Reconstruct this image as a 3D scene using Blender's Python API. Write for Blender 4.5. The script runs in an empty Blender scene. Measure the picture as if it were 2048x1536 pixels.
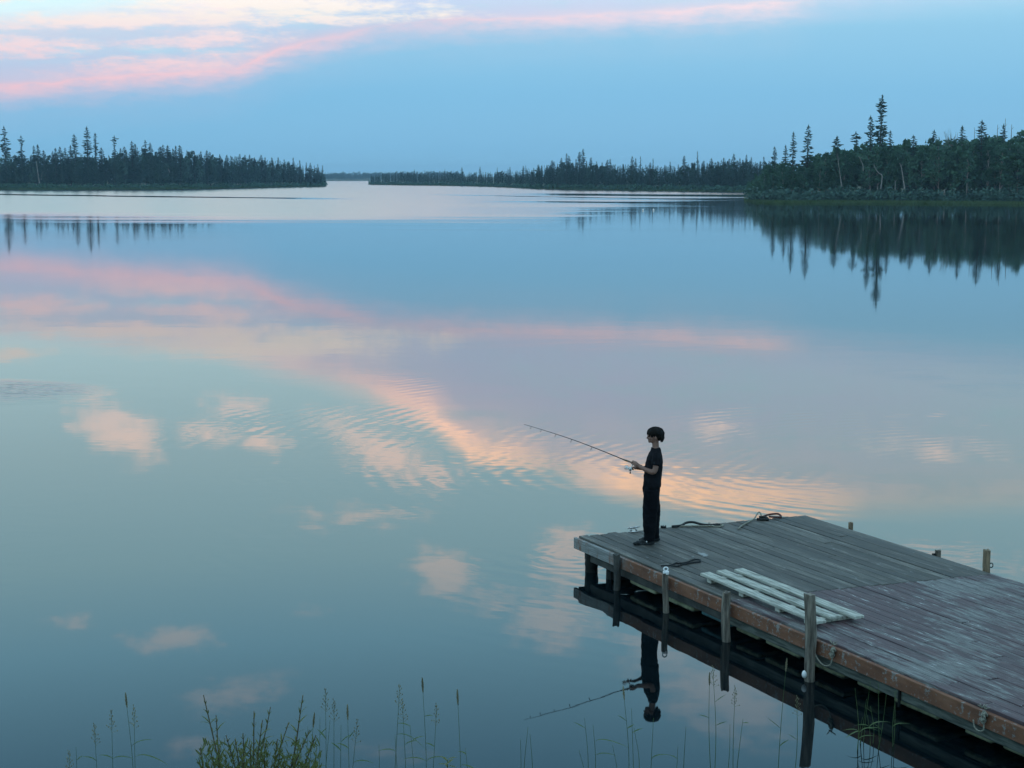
import bpy, bmesh, math, random
import numpy as np
from mathutils import Vector, Matrix, noise as mnoise

random.seed(7)
RNG = np.random.default_rng(7)
SC = bpy.context.scene
COL = SC.collection
R = math.radians

# ------------------------------------------------------------------ camera
CAM_H = 5.2
FPX = 3076.0                      # focal length in pixels of a 2048 px wide frame
PITCH = math.atan((768 - 355) / FPX)
cam_d = bpy.data.cameras.new('camera')
cam_d.sensor_width = 36.0
cam_d.lens = 36.0 * FPX / 2048.0
cam_d.clip_start = 0.1
cam_d.clip_end = 12000
cam = bpy.data.objects.new('camera', cam_d)
COL.objects.link(cam)
cam.location = (0, 0, CAM_H)
cam.rotation_euler = (math.pi / 2 - PITCH, 0, 0)
SC.camera = cam

SC.view_settings.view_transform = 'Standard'
SC.view_settings.look = 'None'
SC.view_settings.exposure = 0.0
SC.view_settings.gamma = 1.0
SC.view_settings.use_curve_mapping = False
SC.render.engine = 'CYCLES'
SC.cycles.use_denoising = True
SC.cycles.max_bounces = 5
SC.cycles.diffuse_bounces = 2
SC.cycles.glossy_bounces = 3
SC.cycles.transmission_bounces = 2
SC.cycles.adaptive_threshold = 0.02
SC.cycles.volume_bounces = 0
SC.cycles.sample_clamp_indirect = 8.0


# --------------------------------------------------------------- node tools
class NT:
    """small helper that wires nodes"""
    def __init__(self, tree):
        self.t = tree

    def n(self, kind, **kw):
        nd = self.t.nodes.new(kind)
        for k, v in kw.items():
            setattr(nd, k, v)
        return nd

    def set(self, sock, v):
        if hasattr(v, 'is_output') or isinstance(v, bpy.types.NodeSocket):
            self.t.links.new(v, sock)
        elif isinstance(v, (tuple, list)):
            if len(v) == 3 and len(sock.default_value) == 4:
                v = (*v, 1)
            sock.default_value = v
        else:
            sock.default_value = v

    def math(self, op, a, b=None, c=None, clamp=False):
        nd = self.n('ShaderNodeMath', operation=op, use_clamp=clamp)
        self.set(nd.inputs[0], a)
        if b is not None:
            self.set(nd.inputs[1], b)
        if c is not None:
            self.set(nd.inputs[2], c)
        return nd.outputs[0]

    def add(self, a, b): return self.math('ADD', a, b)
    def sub(self, a, b): return self.math('SUBTRACT', a, b)
    def mul(self, a, b): return self.math('MULTIPLY', a, b)

    def sstep(self, v, lo, hi, a=0.0, b=1.0):
        nd = self.n('ShaderNodeMapRange', interpolation_type='SMOOTHSTEP')
        self.set(nd.inputs[0], v)
        for i, q in enumerate((lo, hi, a, b)):
            self.set(nd.inputs[i + 1], q)
        return nd.outputs[0]

    def lin(self, v, lo, hi, a=0.0, b=1.0):
        nd = self.n('ShaderNodeMapRange')
        self.set(nd.inputs[0], v)
        for i, q in enumerate((lo, hi, a, b)):
            self.set(nd.inputs[i + 1], q)
        return nd.outputs[0]

    def mix(self, f, a, b):
        nd = self.n('ShaderNodeMix', data_type='RGBA')
        self.set(nd.inputs[0], f)
        self.set(nd.inputs[6], a)
        self.set(nd.inputs[7], b)
        return nd.outputs[2]

    def ramp(self, fac, stops, interp='LINEAR'):
        nd = self.n('ShaderNodeValToRGB')
        cr = nd.color_ramp
        cr.interpolation = interp
        while len(cr.elements) < len(stops):
            cr.elements.new(0.5)
        for e, (p, c) in zip(cr.elements, sorted(stops, key=lambda s: s[0])):
            e.position = p
            if not isinstance(c, (tuple, list)):
                c = (c, c, c)
            e.color = (*c[:3], 1)
        self.set(nd.inputs[0], fac)
        return nd.outputs[0]

    def noise(self, vec, scale, detail=3.0, rough=0.55, dist=0.0, w=None):
        nd = self.n('ShaderNodeTexNoise')
        if w is not None:
            nd.noise_dimensions = '4D'
            self.set(nd.inputs['W'], w)
        self.set(nd.inputs['Vector'], vec)
        self.set(nd.inputs['Scale'], scale)
        nd.inputs['Detail'].default_value = detail
        nd.inputs['Roughness'].default_value = rough
        nd.inputs['Distortion'].default_value = dist
        return nd.outputs[0]

    def mapping(self, vec, loc=(0, 0, 0), rot=(0, 0, 0), scale=(1, 1, 1), kind='POINT'):
        nd = self.n('ShaderNodeMapping', vector_type=kind)
        self.set(nd.inputs[0], vec)
        nd.inputs[1].default_value = loc
        nd.inputs[2].default_value = rot
        nd.inputs[3].default_value = scale
        return nd.outputs[0]

    def sep(self, vec):
        nd = self.n('ShaderNodeSeparateXYZ')
        self.set(nd.inputs[0], vec)
        return nd.outputs

    def comb(self, x, y, z=0.0):
        nd = self.n('ShaderNodeCombineXYZ')
        for i, q in enumerate((x, y, z)):
            self.set(nd.inputs[i], q)
        return nd.outputs[0]

    def blob(self, vec, loc, half, tilt=0.0):
        """1 at the centre of an ellipse, 0 at its rim"""
        m = self.mapping(vec, (loc[0], loc[1], 0), (0, 0, R(tilt)), (half[0], half[1], 1), 'TEXTURE')
        nd = self.n('ShaderNodeTexGradient', gradient_type='SPHERICAL')
        self.set(nd.inputs[0], m)
        return nd.outputs[1]


def elev(y):          # elevation in degrees of an image row
    return math.degrees(math.atan((768 - y) / FPX) - PITCH)


def azim(x):
    return math.degrees(math.atan((x - 1024) / FPX * math.cos(PITCH)))


# ------------------------------------------------------------------- world
world = bpy.data.worlds.new('World')
SC.world = world
world.use_nodes = True
wt = world.node_tree
wt.nodes.clear()
W = NT(wt)
SUN_EL, SUN_ROT = 2.0, 200.0     # a low sun behind the camera, already off the scene
direction = W.n('ShaderNodeTexCoord').outputs['Generated']
dx, dy, dz = W.sep(direction)[:3]
az = W.mul(W.math('ARCTAN2', dx, dy), 57.2958)
el = W.mul(W.math('ARCSINE', dz), 57.2958)
el = W.math('ABSOLUTE', el)
ang = W.comb(az, el)
# warped coordinates: long horizontal wisps and small puffs
wisp = W.noise(W.mapping(ang, rot=(0, 0, R(-5)), scale=(0.11, 1.0, 1)), 1.0, 4.0, 0.6)
wisp = W.sub(wisp, 0.5)
puff = W.noise(W.mapping(ang, loc=(7, 3, 0), scale=(0.75, 2.2, 1)), 1.0, 6.0, 0.66)
puff = W.sub(puff, 0.5)
warp = W.add(W.mul(wisp, 0.55), W.mul(puff, 0.5))
el_w = W.add(el, warp)
az_w = W.add(az, W.mul(puff, 3.0))
ang_w = W.comb(az_w, el_w)

base = W.ramp(W.math('DIVIDE', el, 90.0), [
    (0.0, (0.23, 0.53, 0.77)), (1.0 / 90, (0.195, 0.51, 0.785)), (3.0 / 90, (0.185, 0.515, 0.81)),
    (5.2 / 90, (0.25, 0.575, 0.84)), (7.5 / 90, (0.45, 0.78, 0.96)), (10.0 / 90, (0.66, 1.12, 1.2)),
    (14.0 / 90, (0.70, 1.21, 1.38)), (17.0 / 90, (0.56, 1.20, 1.55)), (21.5 / 90, (0.36, 0.86, 1.25)),
    (40.0 / 90, (0.46, 0.74, 0.95)), (1.0, (0.56, 0.74, 0.86))])
# the left of the view is paler above the cloud edge
azf = W.lin(az, -25, 25)


def azramp(points, k=1.0):
    return W.ramp(azf, [((azim(px) + 25) / 50, v * k) for px, v in points])


def elc(points):
    return W.mul(azramp([(px, elev(y) / 24.0) for px, y in points]), 24.0)


c1 = elc([(-300, 200), (10, 182), (150, 168), (300, 155), (480, 142), (570, 100), (720, 66), (900, 42),
          (1100, 33), (1300, 27), (1580, 14), (1800, 4), (2300, -20)])
refl = lambda y: 768 - FPX * math.tan(PITCH + math.radians(PITCH * 57.2958) + math.atan((y - 768) / FPX))
c2 = elc([(-300, refl(640)), (0, refl(650)), (200, refl(668)), (420, refl(692)), (600, refl(742)), (720, refl(772)),
          (860, refl(838)), (940, refl(905)), (1080, refl(930)), (1250, refl(975)), (1420, refl(1000)), (1600, refl(1012)),
          (1900, refl(985)), (2300, refl(950))])
d1 = W.sub(el_w, c1)
d2 = W.sub(el_w, c2)
left_pale = W.mul(W.sstep(d1, -0.2, 1.0), 0.6)
col = W.mix(left_pale, base, (0.64, 0.93, 1.02))
col = W.mix(W.sstep(d2, -0.6, 0.5), col, W.ramp(W.math('DIVIDE', el, 90.0), [
    (6.0 / 90, (0.68, 0.98, 1.06)), (10.0 / 90, (0.70, 1.06, 1.16)),
    (14.0 / 90, (0.70, 1.21, 1.38)), (17.0 / 90, (0.56, 1.20, 1.55)), (21.5 / 90, (0.36, 0.86, 1.25)),
    (40.0 / 90, (0.46, 0.74, 0.95)), (1.0, (0.56, 0.74, 0.86))]))
# lilac sheet between both lit edges
sheet = W.mul(W.sstep(d1, -1.0, 0.3), W.sub(1.0, W.sstep(d2, -0.7, 0.35)))
sheet = W.mul(sheet, W.sstep(W.add(wisp, W.mul(puff, 0.5)), -0.42, 0.12))
sheet = W.mul(sheet, azramp([(-400, 0.95), (1200, 0.9), (1700, 0.6), (2050, 0.35), (2300, 0.3)]))
sheet_col = W.ramp(W.math('DIVIDE', el, 24.0), [(2 / 24, (0.52, 0.57, 0.78)), (5 / 24, (0.46, 0.60, 0.84)),
                                                (8 / 24, (0.72, 0.80, 1.05)), (12 / 24, (1.05, 1.15, 1.3))])
col = W.mix(sheet, col, sheet_col)
# pink lit edge: crisp above, fading below
rim1 = W.ramp(W.lin(d1, -2.0, 1.0), [(0.0, 0.0), (0.34, 0.07), (0.50, 0.26), (0.60, 0.65), (0.68, 1.0), (0.715, 0.5), (0.76, 0.25), (0.9, 0.0)])
amp1 = azramp([(-300, 0.7), (20, 0.9), (300, 1.0), (560, 1.0), (680, 0.75), (820, 0.5), (900, 0.8), (1200, 0.85),
               (1260, 0.6), (1330, 0.9), (1540, 0.9), (1640, 0.12), (1800, 0.0), (2300, 0.0)])
rim1 = W.mul(W.mul(rim1, amp1), W.sstep(puff, -0.30, 0.10, 0.55, 1.0))
pink = W.ramp(azf, [((azim(0) + 25) / 50, (0.90, 0.57, 0.66)), ((azim(700) + 25) / 50, (0.88, 0.62, 0.72)), ((azim(1500) + 25) / 50, (1.0, 0.78, 0.84))])
col = W.mix(W.mul(rim1, 0.95), col, pink)
# peach lit edge, higher up (the lake mirrors it)
rim2 = W.ramp(W.lin(d2, -3.0, 1.0), [(0.0, 0.0), (0.36, 0.08), (0.54, 0.42), (0.65, 0.95), (0.74, 1.0), (0.80, 0.5), (0.92, 0.0)])
amp2 = azramp([(-300, 0.25), (150, 0.4), (300, 0.5), (450, 0.75), (640, 0.55), (740, 0.75), (860, 1.0), (1000, 1.0), (1060, 0.6), (1110, 0.3), (1150, 0.4), (1230, 0.95), (1480, 1.0),
               (1620, 0.6), (1760, 0.15), (2300, 0.1)])
rim2 = W.mul(W.mul(rim2, amp2), W.sstep(W.add(puff, wisp), -0.26, 0.10, 0.38, 1.0))
peach = W.ramp(W.math('DIVIDE', el, 24.0), [(5 / 24, (1.05, 0.86, 0.84)), (7.5 / 24, (1.45, 1.03, 0.98)), (9.0 / 24, (2.5, 1.55, 1.15)), (12 / 24, (3.1, 1.9, 1.15))])
col = W.mix(W.mul(rim2, 0.95), col, peach)

# single cloud patches: (image x, image y, half width, half height, tilt, strength, colour); y > 355 is the mirrored sky
CREAM = (0.95, 0.86, 0.84)
PATCH = [
    (560, 14, 330, 30, 0, 0.95, (1.0, 0.93, 0.84)), (250, 50, 420, 16, 2, 0.9, (0.98, 0.86, 0.84)),
    (690, 42, 300, 14, 3, 0.6, (0.9, 0.82, 0.86)), (60, 106, 150, 22, 0, 0.75, (0.94, 0.70, 0.74)),
    (430, 85, 180, 26, 6, 0.5, (0.88, 0.76, 0.82)), (330, 135, 240, 22, 4, 0.5, (0.86, 0.62, 0.72)),
    (20, 8, 70, 16, 0, 0.6, (0.98, 0.9, 0.84)),
    (215, 845, 95, 48, 28, 0.95, (1.45, 1.2, 1.15)), (268, 850, 50, 40, 0, 0.6, (2.0, 1.5, 1.2)),
    (395, 858, 60, 24, 12, 0.8, (1.6, 1.3, 1.2)), (520, 882, 60, 20, 10, 0.75, (1.6, 1.3, 1.2)),
    (455, 797, 75, 22, 0, 0.55, (1.35, 1.2, 1.15)), (760, 905, 150, 50, 25, 0.7, (1.45, 1.25, 1.2)), (860, 945, 80, 22, 0, 0.6, (1.5, 1.3, 1.2)),
    (660, 830, 90, 36, 0, 0.1, (1.3, 1.15, 1.15)),
    (890, 1150, 85, 50, 15, 0.9, (1.8, 1.55, 1.5)), (985, 1205, 110, 36, 10, 0.2, (1.6, 1.6, 1.75)),
    (1110, 1240, 100, 60, 0, 0.95, (2.3, 2.0, 1.9)), (320, 1256, 100, 28, 0, 0.9, (2.2, 1.9, 1.8)),
    (110, 1203, 45, 18, 0, 0.35, (1.7, 1.6, 1.7)), (450, 1372, 120, 34, -8, 0.55, (2.0, 1.9, 1.9)),
    (370, 1470, 80, 26, 0, 0.2, (1.9, 1.8, 1.9)), (1470, 1385, 170, 80, 15, 0.9, (2.3, 2.1, 2.2)),
    (1140, 1110, 75, 60, 0, 0.95, (2.6, 1.9, 1.5)), (1200, 950, 70, 40, 0, 0.7, (2.3, 1.55, 1.2)),
    (1430, 850, 70, 26, 0, 0.3, (1.3, 1.15, 1.15)), (1330, 1300, 110, 70, 10, 0.3, (1.7, 1.7, 1.85)), (1880, 880, 200, 30, 0, 0.0, (1.2, 1.2, 1.3)),
    (1500, 1090, 300, 50, 5, 0.25, (1.9, 1.5, 1.4)), (1900, 1100, 220, 50, 0, 0.15, (1.6, 1.4, 1.45)), (700, 1030, 200, 36, 0, -0.1, (1.3, 1.35, 1.4)),
    (600, 1220, 50, 18, 0, -0.2, (1.5, 1.5, 1.7)), (760, 1500, 150, 30, 0, -0.1, (1.5, 1.6, 1.9)),
]
cover = None
for px, py, hw, hh, tl, st, cc in PATCH:
    e = elev(py) if py < 355 else PITCH * 57.2958 + math.degrees(math.atan((py - 768) / FPX))
    b = W.blob(ang_w, (azim(px), e), (hw / 53.7 * 1.45, hh / 53.7 * 1.6), tl)
    b = W.mul(b, 0.55 + 0.55 * st)
    cover = b if cover is None else W.math('MAXIMUM', cover, b)
fluff = W.noise(W.mapping(ang, loc=(3, 9, 0), rot=(0, 0, R(-8)), scale=(0.7, 2.6, 1)), 1.0, 6.0, 0.70)
fluff = W.sub(fluff, 0.5)
dens = W.mul(W.sstep(W.add(cover, W.mul(fluff, 2.0)), 0.18, 0.92), W.sstep(cover, 0.0, 0.4))
lit = W.ramp(W.math('DIVIDE', el, 24.0), [(3.5 / 24, (0.88, 0.62, 0.71)), (5.0 / 24, (0.94, 0.76, 0.80)), (5.9 / 24, (1.0, 0.92, 0.86)), (8.0 / 24, (1.35, 1.17, 1.12)),
                                          (9.5 / 24, (1.75, 1.38, 1.22)), (12.5 / 24, (2.0, 1.55, 1.35)), (15.0 / 24, (1.65, 1.55, 1.5)), (17.0 / 24, (1.6, 1.58, 1.6)), (20.0 / 24, (1.25, 1.42, 1.6))])
col = W.mix(W.mul(dens, W.sstep(el, 10.0, 19.0, 0.92, 0.55)), col, lit)

nishita = W.n('ShaderNodeTexSky', sky_type='NISHITA', sun_disc=False, sun_elevation=R(SUN_EL),
              sun_rotation=R(SUN_ROT), altitude=300.0, air_density=1.0, dust_density=1.0)
bg_sky = W.n('ShaderNodeBackground')
W.set(bg_sky.inputs[0], nishita.outputs[0])
bg_sky.inputs[1].default_value = 0.02
bg_col = W.n('ShaderNodeBackground')
W.set(bg_col.inputs[0], col)
bg_col.inputs[1].default_value = 0.97
addsh = W.n('ShaderNodeAddShader')
W.set(addsh.inputs[0], bg_sky.outputs[0])
W.set(addsh.inputs[1], bg_col.outputs[0])
wo = W.n('ShaderNodeOutputWorld')
W.set(wo.inputs[0], addsh.outputs[0])
world.cycles.sampling_method = 'NONE'

sun_d = bpy.data.lights.new('sun', 'SUN')
sun_d.energy = 0.25
sun_d.angle = R(15)
sun_d.color = (1.0, 0.80, 0.66)
sun = bpy.data.objects.new('sun', sun_d)
COL.objects.link(sun)
sun.rotation_euler = (R(82), 0, R(-20))     # travels towards +Y, nearly level


# ------------------------------------------------------------- geometry tools
def ray(px, py):
    u, v = (px - 1024) / FPX, (768 - py) / FPX
    return Vector((u, math.cos(PITCH) + v * math.sin(PITCH), -math.sin(PITCH) + v * math.cos(PITCH)))


def at(px, py, z=0.0):
    d = ray(px, py)
    t = (z - CAM_H) / d.z
    return Vector((0, 0, CAM_H)) + d * t


def at_y(px, py, y):
    d = ray(px, py)
    return Vector((0, 0, CAM_H)) + d * (y / d.y)


def tag(o, label=None, cat=None, group=None, kind=None):
    if label: o['label'] = label
    if cat: o['category'] = cat
    if group: o['group'] = group
    if kind: o['kind'] = kind
    return o


def empty(name, loc=(0, 0, 0), rz=0.0):
    o = bpy.data.objects.new(name, None)
    o.empty_display_size = 0.1
    COL.objects.link(o)
    o.location = loc
    o.rotation_euler = (0, 0, rz)
    return o


def link(name, me, mat=None, parent=None, loc=(0, 0, 0), rot=(0, 0, 0), smooth=False):
    if mat is not None and len(me.materials) == 0:
        me.materials.append(mat)
    if smooth:
        me.polygons.foreach_set('use_smooth', [True] * len(me.polygons))
    o = bpy.data.objects.new(name, me)
    COL.objects.link(o)
    o.parent = parent
    o.location = loc
    o.rotation_euler = rot
    return o


def mesh(name, vf):
    me = bpy.data.meshes.new(name)
    me.from_pydata([tuple(v) for v in vf[0]], [], [tuple(f) for f in vf[1]])
    me.update()
    return me


def mesh_np(name, V, Q):
    """fast mesh from arrays of vertices and equal-sized faces"""
    me = bpy.data.meshes.new(name)
    V = np.asarray(V, dtype=np.float32)
    Q = np.asarray(Q, dtype=np.int32)
    k = Q.shape[1]
    me.vertices.add(len(V))
    me.vertices.foreach_set('co', V.ravel())
    me.loops.add(Q.size)
    me.loops.foreach_set('vertex_index', Q.ravel())
    me.polygons.add(len(Q))
    me.polygons.foreach_set('loop_start', np.arange(0, Q.size, k, dtype=np.int32))
    me.polygons.foreach_set('loop_total', np.full(len(Q), k, dtype=np.int32))
    me.update(calc_edges=True)
    me.validate()
    return me


def join(*parts):
    V, F = [], []
    for v, f in parts:
        o = len(V)
        V += list(v)
        F += [tuple(i + o for i in q) for q in f]
    return V, F


def tube(pts, radii, n=8, cap=True, squash=None):
    pts = [Vector(p) for p in pts]
    if not hasattr(radii, '__len__'):
        radii = [radii] * len(pts)
    V, F = [], []
    up = Vector((0, 0, 1))
    t0 = (pts[1] - pts[0]).normalized()
    if abs(t0.dot(up)) > 0.95:
        up = Vector((0, 1, 0))
    nrm = (up - t0 * up.dot(t0)).normalized()
    for i, p in enumerate(pts):
        a = pts[max(i - 1, 0)]
        b = pts[min(i + 1, len(pts) - 1)]
        t = (b - a).normalized()
        nrm = (nrm - t * nrm.dot(t)).normalized()
        bi = t.cross(nrm)
        for k in range(n):
            th = 2 * math.pi * k / n
            V.append(p + (nrm * math.cos(th) + bi * math.sin(th)) * radii[i])
    for i in range(len(pts) - 1):
        for k in range(n):
            k2 = (k + 1) % n
            F.append((i * n + k, i * n + k2, (i + 1) * n + k2, (i + 1) * n + k))
    if cap:
        F.append(tuple(reversed(range(n))))
        F.append(tuple(range((len(pts) - 1) * n, len(pts) * n)))
    return V, F


def spline(pts, n=8):
    """Catmull-Rom through points"""
    pts = [Vector(p) for p in pts]
    P = [pts[0] * 2 - pts[1]] + pts + [pts[-1] * 2 - pts[-2]]
    out = []
    for i in range(1, len(P) - 2):
        for k in range(n):
            t = k / n
            a, b, c, d = P[i - 1], P[i], P[i + 1], P[i + 2]
            out.append(0.5 * ((2 * b) + (c - a) * t + (2 * a - 5 * b + 4 * c - d) * t * t + (3 * b - a - 3 * c + d) * t ** 3))
    out.append(pts[-1])
    return out


def ellipsoid(c, r, nu=16, nv=10, rot=None):
    V, F = [], []
    c = Vector(c)
    for j in range(nv + 1):
        ph = math.pi * j / nv
        for i in range(nu):
            th = 2 * math.pi * i / nu
            p = Vector((r[0] * math.sin(ph) * math.cos(th), r[1] * math.sin(ph) * math.sin(th), r[2] * math.cos(ph)))
            if rot is not None:
                p = rot @ p
            V.append(c + p)
    for j in range(nv):
        for i in range(nu):
            i2 = (i + 1) % nu
            F.append((j * nu + i, (j + 1) * nu + i, (j + 1) * nu + i2, j * nu + i2))
    return V, F


def loft(rings, n=20):
    """rings: (x, y, z, rx, ry) horizontal ellipses"""
    V, F = [], []
    for x, y, z, rx, ry in rings:
        for k in range(n):
            th = 2 * math.pi * k / n
            V.append(Vector((x + rx * math.cos(th), y + ry * math.sin(th), z)))
    for i in range(len(rings) - 1):
        for k in range(n):
            k2 = (k + 1) % n
            F.append((i * n + k, i * n + k2, (i + 1) * n + k2, (i + 1) * n + k))
    F.append(tuple(reversed(range(n))))
    F.append(tuple(range((len(rings) - 1) * n, len(rings) * n)))
    return V, F


def boxm(name, sx, sy, sz, bevel=0.004, cuts=0, wob=0.0, seed=0):
    """bevelled box, x from 0 to sx, y centred, z from 0 to sz; cuts along x give it a slight wander"""
    bm = bmesh.new()
    bmesh.ops.create_cube(bm, size=1.0)
    for v in bm.verts:
        v.co = Vector(((v.co.x + 0.5) * sx, v.co.y * sy, (v.co.z + 0.5) * sz))
    if cuts:
        ed = [e for e in bm.edges if abs(e.verts[0].co.x - e.verts[1].co.x) > 1e-5]
        bmesh.ops.subdivide_edges(bm, edges=ed, cuts=cuts, use_grid_fill=True)
    if wob:
        for v in bm.verts:
            v.co.y += wob * mnoise.noise(Vector((v.co.x * 0.9, seed * 3.1, v.co.y * 3)))
            v.co.z += wob * 0.6 * mnoise.noise(Vector((v.co.x * 1.3, seed * 5.7, 9.0)))
    if bevel:
        ed = [e for e in bm.edges if len(e.link_faces) == 2 and e.calc_face_angle(0) > 0.6]
        bmesh.ops.bevel(bm, geom=ed, offset=bevel, segments=1, affect='EDGES', clamp_overlap=True)
    me = bpy.data.meshes.new(name)
    bm.to_mesh(me)
    bm.free()
    return me


# ----------------------------------------------------------------- materials
def mat_new(name):
    m = bpy.data.materials.new(name)
    m.use_nodes = True
    nt = m.node_tree
    nt.nodes.clear()
    t = NT(nt)
    b = t.n('ShaderNodeBsdfPrincipled')
    o = t.n('ShaderNodeOutputMaterial')
    nt.links.new(b.outputs[0], o.inputs[0])
    return m, t, b


def bump(t, b, height, strength=0.5, dist=0.01):
    nd = t.n('ShaderNodeBump')
    nd.inputs['Strength'].default_value = strength
    nd.inputs['Distance'].default_value = dist
    t.set(nd.inputs['Height'], height)
    t.set(b.inputs['Normal'], nd.outputs[0])


def mat_simple(name, c1, c2, rough=0.7, scale=8.0, var=0.0, metallic=0.0, bmp=0.0, stretch=(1, 1, 1)):
    m, t, b = mat_new(name)
    tc = t.n('ShaderNodeTexCoord').outputs['Object']
    v = t.mapping(tc, scale=stretch)
    n = t.noise(v, scale, 5.0, 0.6)
    f = t.sstep(n, 0.32, 0.68)
    if var:
        rnd = t.n('ShaderNodeObjectInfo').outputs['Random']
        f = t.add(t.mul(f, 1 - var), t.mul(rnd, var))
    t.set(b.inputs['Base Color'], t.mix(f, c1, c2))
    b.inputs['Roughness'].default_value = rough
    b.inputs['Metallic'].default_value = metallic
    if bmp:
        bump(t, b, n, bmp, 0.01)
    return m


def mat_foliage(name, ca, cb, cc, scale=1.2, rough=0.75, trans=0.0):
    m, t, b = mat_new(name)
    geo = t.n('ShaderNodeNewGeometry')
    n = t.noise(geo.outputs['Position'], scale, 2.0, 0.6)
    rnd = t.n('ShaderNodeObjectInfo').outputs['Random']
    isl = geo.outputs['Random Per Island']
    f = t.add(t.add(t.mul(t.sstep(n, 0.3, 0.7), 0.4), t.mul(rnd, 0.35)), t.mul(isl, 0.25))
    c = t.ramp(f, [(0.0, ca), (0.5, cb), (1.0, cc)])
    t.set(b.inputs['Base Color'], c)
    b.inputs['Roughness'].default_value = rough
    b.inputs['Specular IOR Level'].default_value = 0.25
    if trans:
        tr = t.n('ShaderNodeBsdfTranslucent')
        t.set(tr.inputs[0], c)
        mx = t.n('ShaderNodeMixShader')
        mx.inputs[0].default_value = trans
        t.t.links.new(b.outputs[0], mx.inputs[1])
        t.t.links.new(tr.outputs[0], mx.inputs[2])
        out = [q for q in t.t.nodes if q.type == 'OUTPUT_MATERIAL'][0]
        t.t.links.new(mx.outputs[0], out.inputs[0])
    return m


def mat_plank(name, painted):
    m, t, b = mat_new(name)
    tc = t.n('ShaderNodeTexCoord').outputs['Object']
    rnd = t.n('ShaderNodeObjectInfo').outputs['Random']
    w = t.mul(rnd, 57.0)
    grain = t.noise(t.mapping(tc, scale=(1.5, 17, 17)), 1.0, 6.0, 0.7, 0.5, w)
    fine = t.noise(t.mapping(tc, scale=(7, 110, 110)), 1.0, 3.0, 0.6, 0.0, w)
    patch = t.noise(t.mapping(tc, scale=(1.1, 3.2, 3.2)), 1.0, 4.0, 0.6, 0.6, w)
    f = t.add(t.mul(grain, 0.85), t.mul(fine, 0.15))
    wood = t.ramp(f, [(0.36, (0.015, 0.013, 0.011)), (0.45, (0.054, 0.050, 0.042)), (0.53, (0.100, 0.094, 0.079)), (0.62, (0.22, 0.208, 0.18))])
    tint = t.mix(t.sstep(patch, 0.35, 0.7), wood, t.mix(0.55, wood, (0.055, 0.062, 0.060)))
    br = t.n('ShaderNodeHueSaturation')
    t.set(br.inputs['Value'], t.lin(rnd, 0, 1, 0.6, 1.3))
    t.set(br.inputs['Color'], tint)
    c = br.outputs[0]
    pos = t.n('ShaderNodeNewGeometry').outputs['Position']
    if painted:
        worn = t.noise(t.mapping(tc, scale=(2.0, 15, 15)), 1.0, 7.0, 0.75, 0.8, w)
        big = t.noise(pos, 0.9, 3.0, 0.6)
        k = t.sstep(t.add(worn, t.mul(t.sub(big, 0.5), 0.55)), 0.49, 0.60)
        paint = t.ramp(grain, [(0.36, (0.040, 0.024, 0.028)), (0.5, (0.080, 0.050, 0.056)), (0.64, (0.13, 0.09, 0.095))])
        bare = t.ramp(fine, [(0.35, (0.09, 0.09, 0.086)), (0.62, (0.22, 0.22, 0.21))])
        c = t.mix(k, paint, bare)
        white = t.sstep(t.add(worn, t.mul(fine, 0.25)), 0.73, 0.80)
        c = t.mix(white, c, (0.5, 0.51, 0.5))
    else:
        v = t.noise(t.mapping(pos, scale=(1, 1, 1)), 5.0, 5.0, 0.7)
        s = at(1405, 1108, 0.446)
        sp = t.blob(t.mapping(pos), (s.x, s.y), (0.34, 0.16), -62)
        w1 = t.sstep(t.add(sp, t.mul(t.sub(v, 0.5), 1.5)), 0.30, 0.5)
        c = t.mix(t.mul(w1, 0.8), c, (0.34, 0.36, 0.36))
        speck = t.sstep(t.noise(t.mapping(tc, scale=(6, 16, 16)), 1.0, 4.0, 0.7, 0.0, w), 0.62, 0.70)
        c = t.mix(t.mul(speck, 0.6), c, (0.27, 0.28, 0.28))
    t.set(b.inputs['Base Color'], c)
    t.set(b.inputs['Roughness'], t.lin(grain, 0.3, 0.7, 0.55, 0.8))
    bump(t, b, f, 0.6, 0.006)
    return m


def mat_fascia(name):
    """rust-orange paint, worn to whitish grey wood at the lake end"""
    m, t, b = mat_new(name)
    tc = t.n('ShaderNodeTexCoord').outputs['Object']
    gp = t.sep(t.n('ShaderNodeNewGeometry').outputs['Position'])
    x = t.add(t.mul(t.add(gp[0], -0.896), 0.452), t.mul(t.add(gp[1], -20.124), -0.892))
    n1 = t.noise(t.mapping(tc, scale=(3, 9, 9)), 1.0, 6.0, 0.65)
    n2 = t.noise(t.mapping(tc, scale=(22, 30, 30)), 1.0, 4.0, 0.7)
    n3 = t.noise(t.mapping(tc, scale=(9, 2, 2)), 1.0, 4.0, 0.6)
    grain = t.noise(t.mapping(tc, scale=(4, 60, 60)), 1.0, 5.0, 0.6)
    paint = t.ramp(n1, [(0.3, (0.12, 0.050, 0.028)), (0.55, (0.20, 0.082, 0.042)), (0.75, (0.25, 0.12, 0.07))])
    bare = t.ramp(grain, [(0.3, (0.12, 0.125, 0.12)), (0.7, (0.34, 0.35, 0.34))])
    endk = t.sub(1.0, t.sstep(t.add(x, t.mul(t.sub(n1, 0.5), 1.0)), 0.9, 1.5))
    wear = t.sstep(t.add(n2, t.mul(t.sub(n3, 0.5), 0.8)), 0.56, 0.66)
    brown = t.mul(t.sstep(n3, 0.52, 0.62), 0.8)
    k = t.math('MAXIMUM', t.mul(wear, 0.75), t.mul(endk, t.sub(1.0, brown)))
    c = t.mix(k, paint, bare)
    t.set(b.inputs['Base Color'], c)
    b.inputs['Roughness'].default_value = 0.7
    bump(t, b, t.add(t.mul(grain, 0.5), n2), 0.5, 0.004)
    return m


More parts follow.
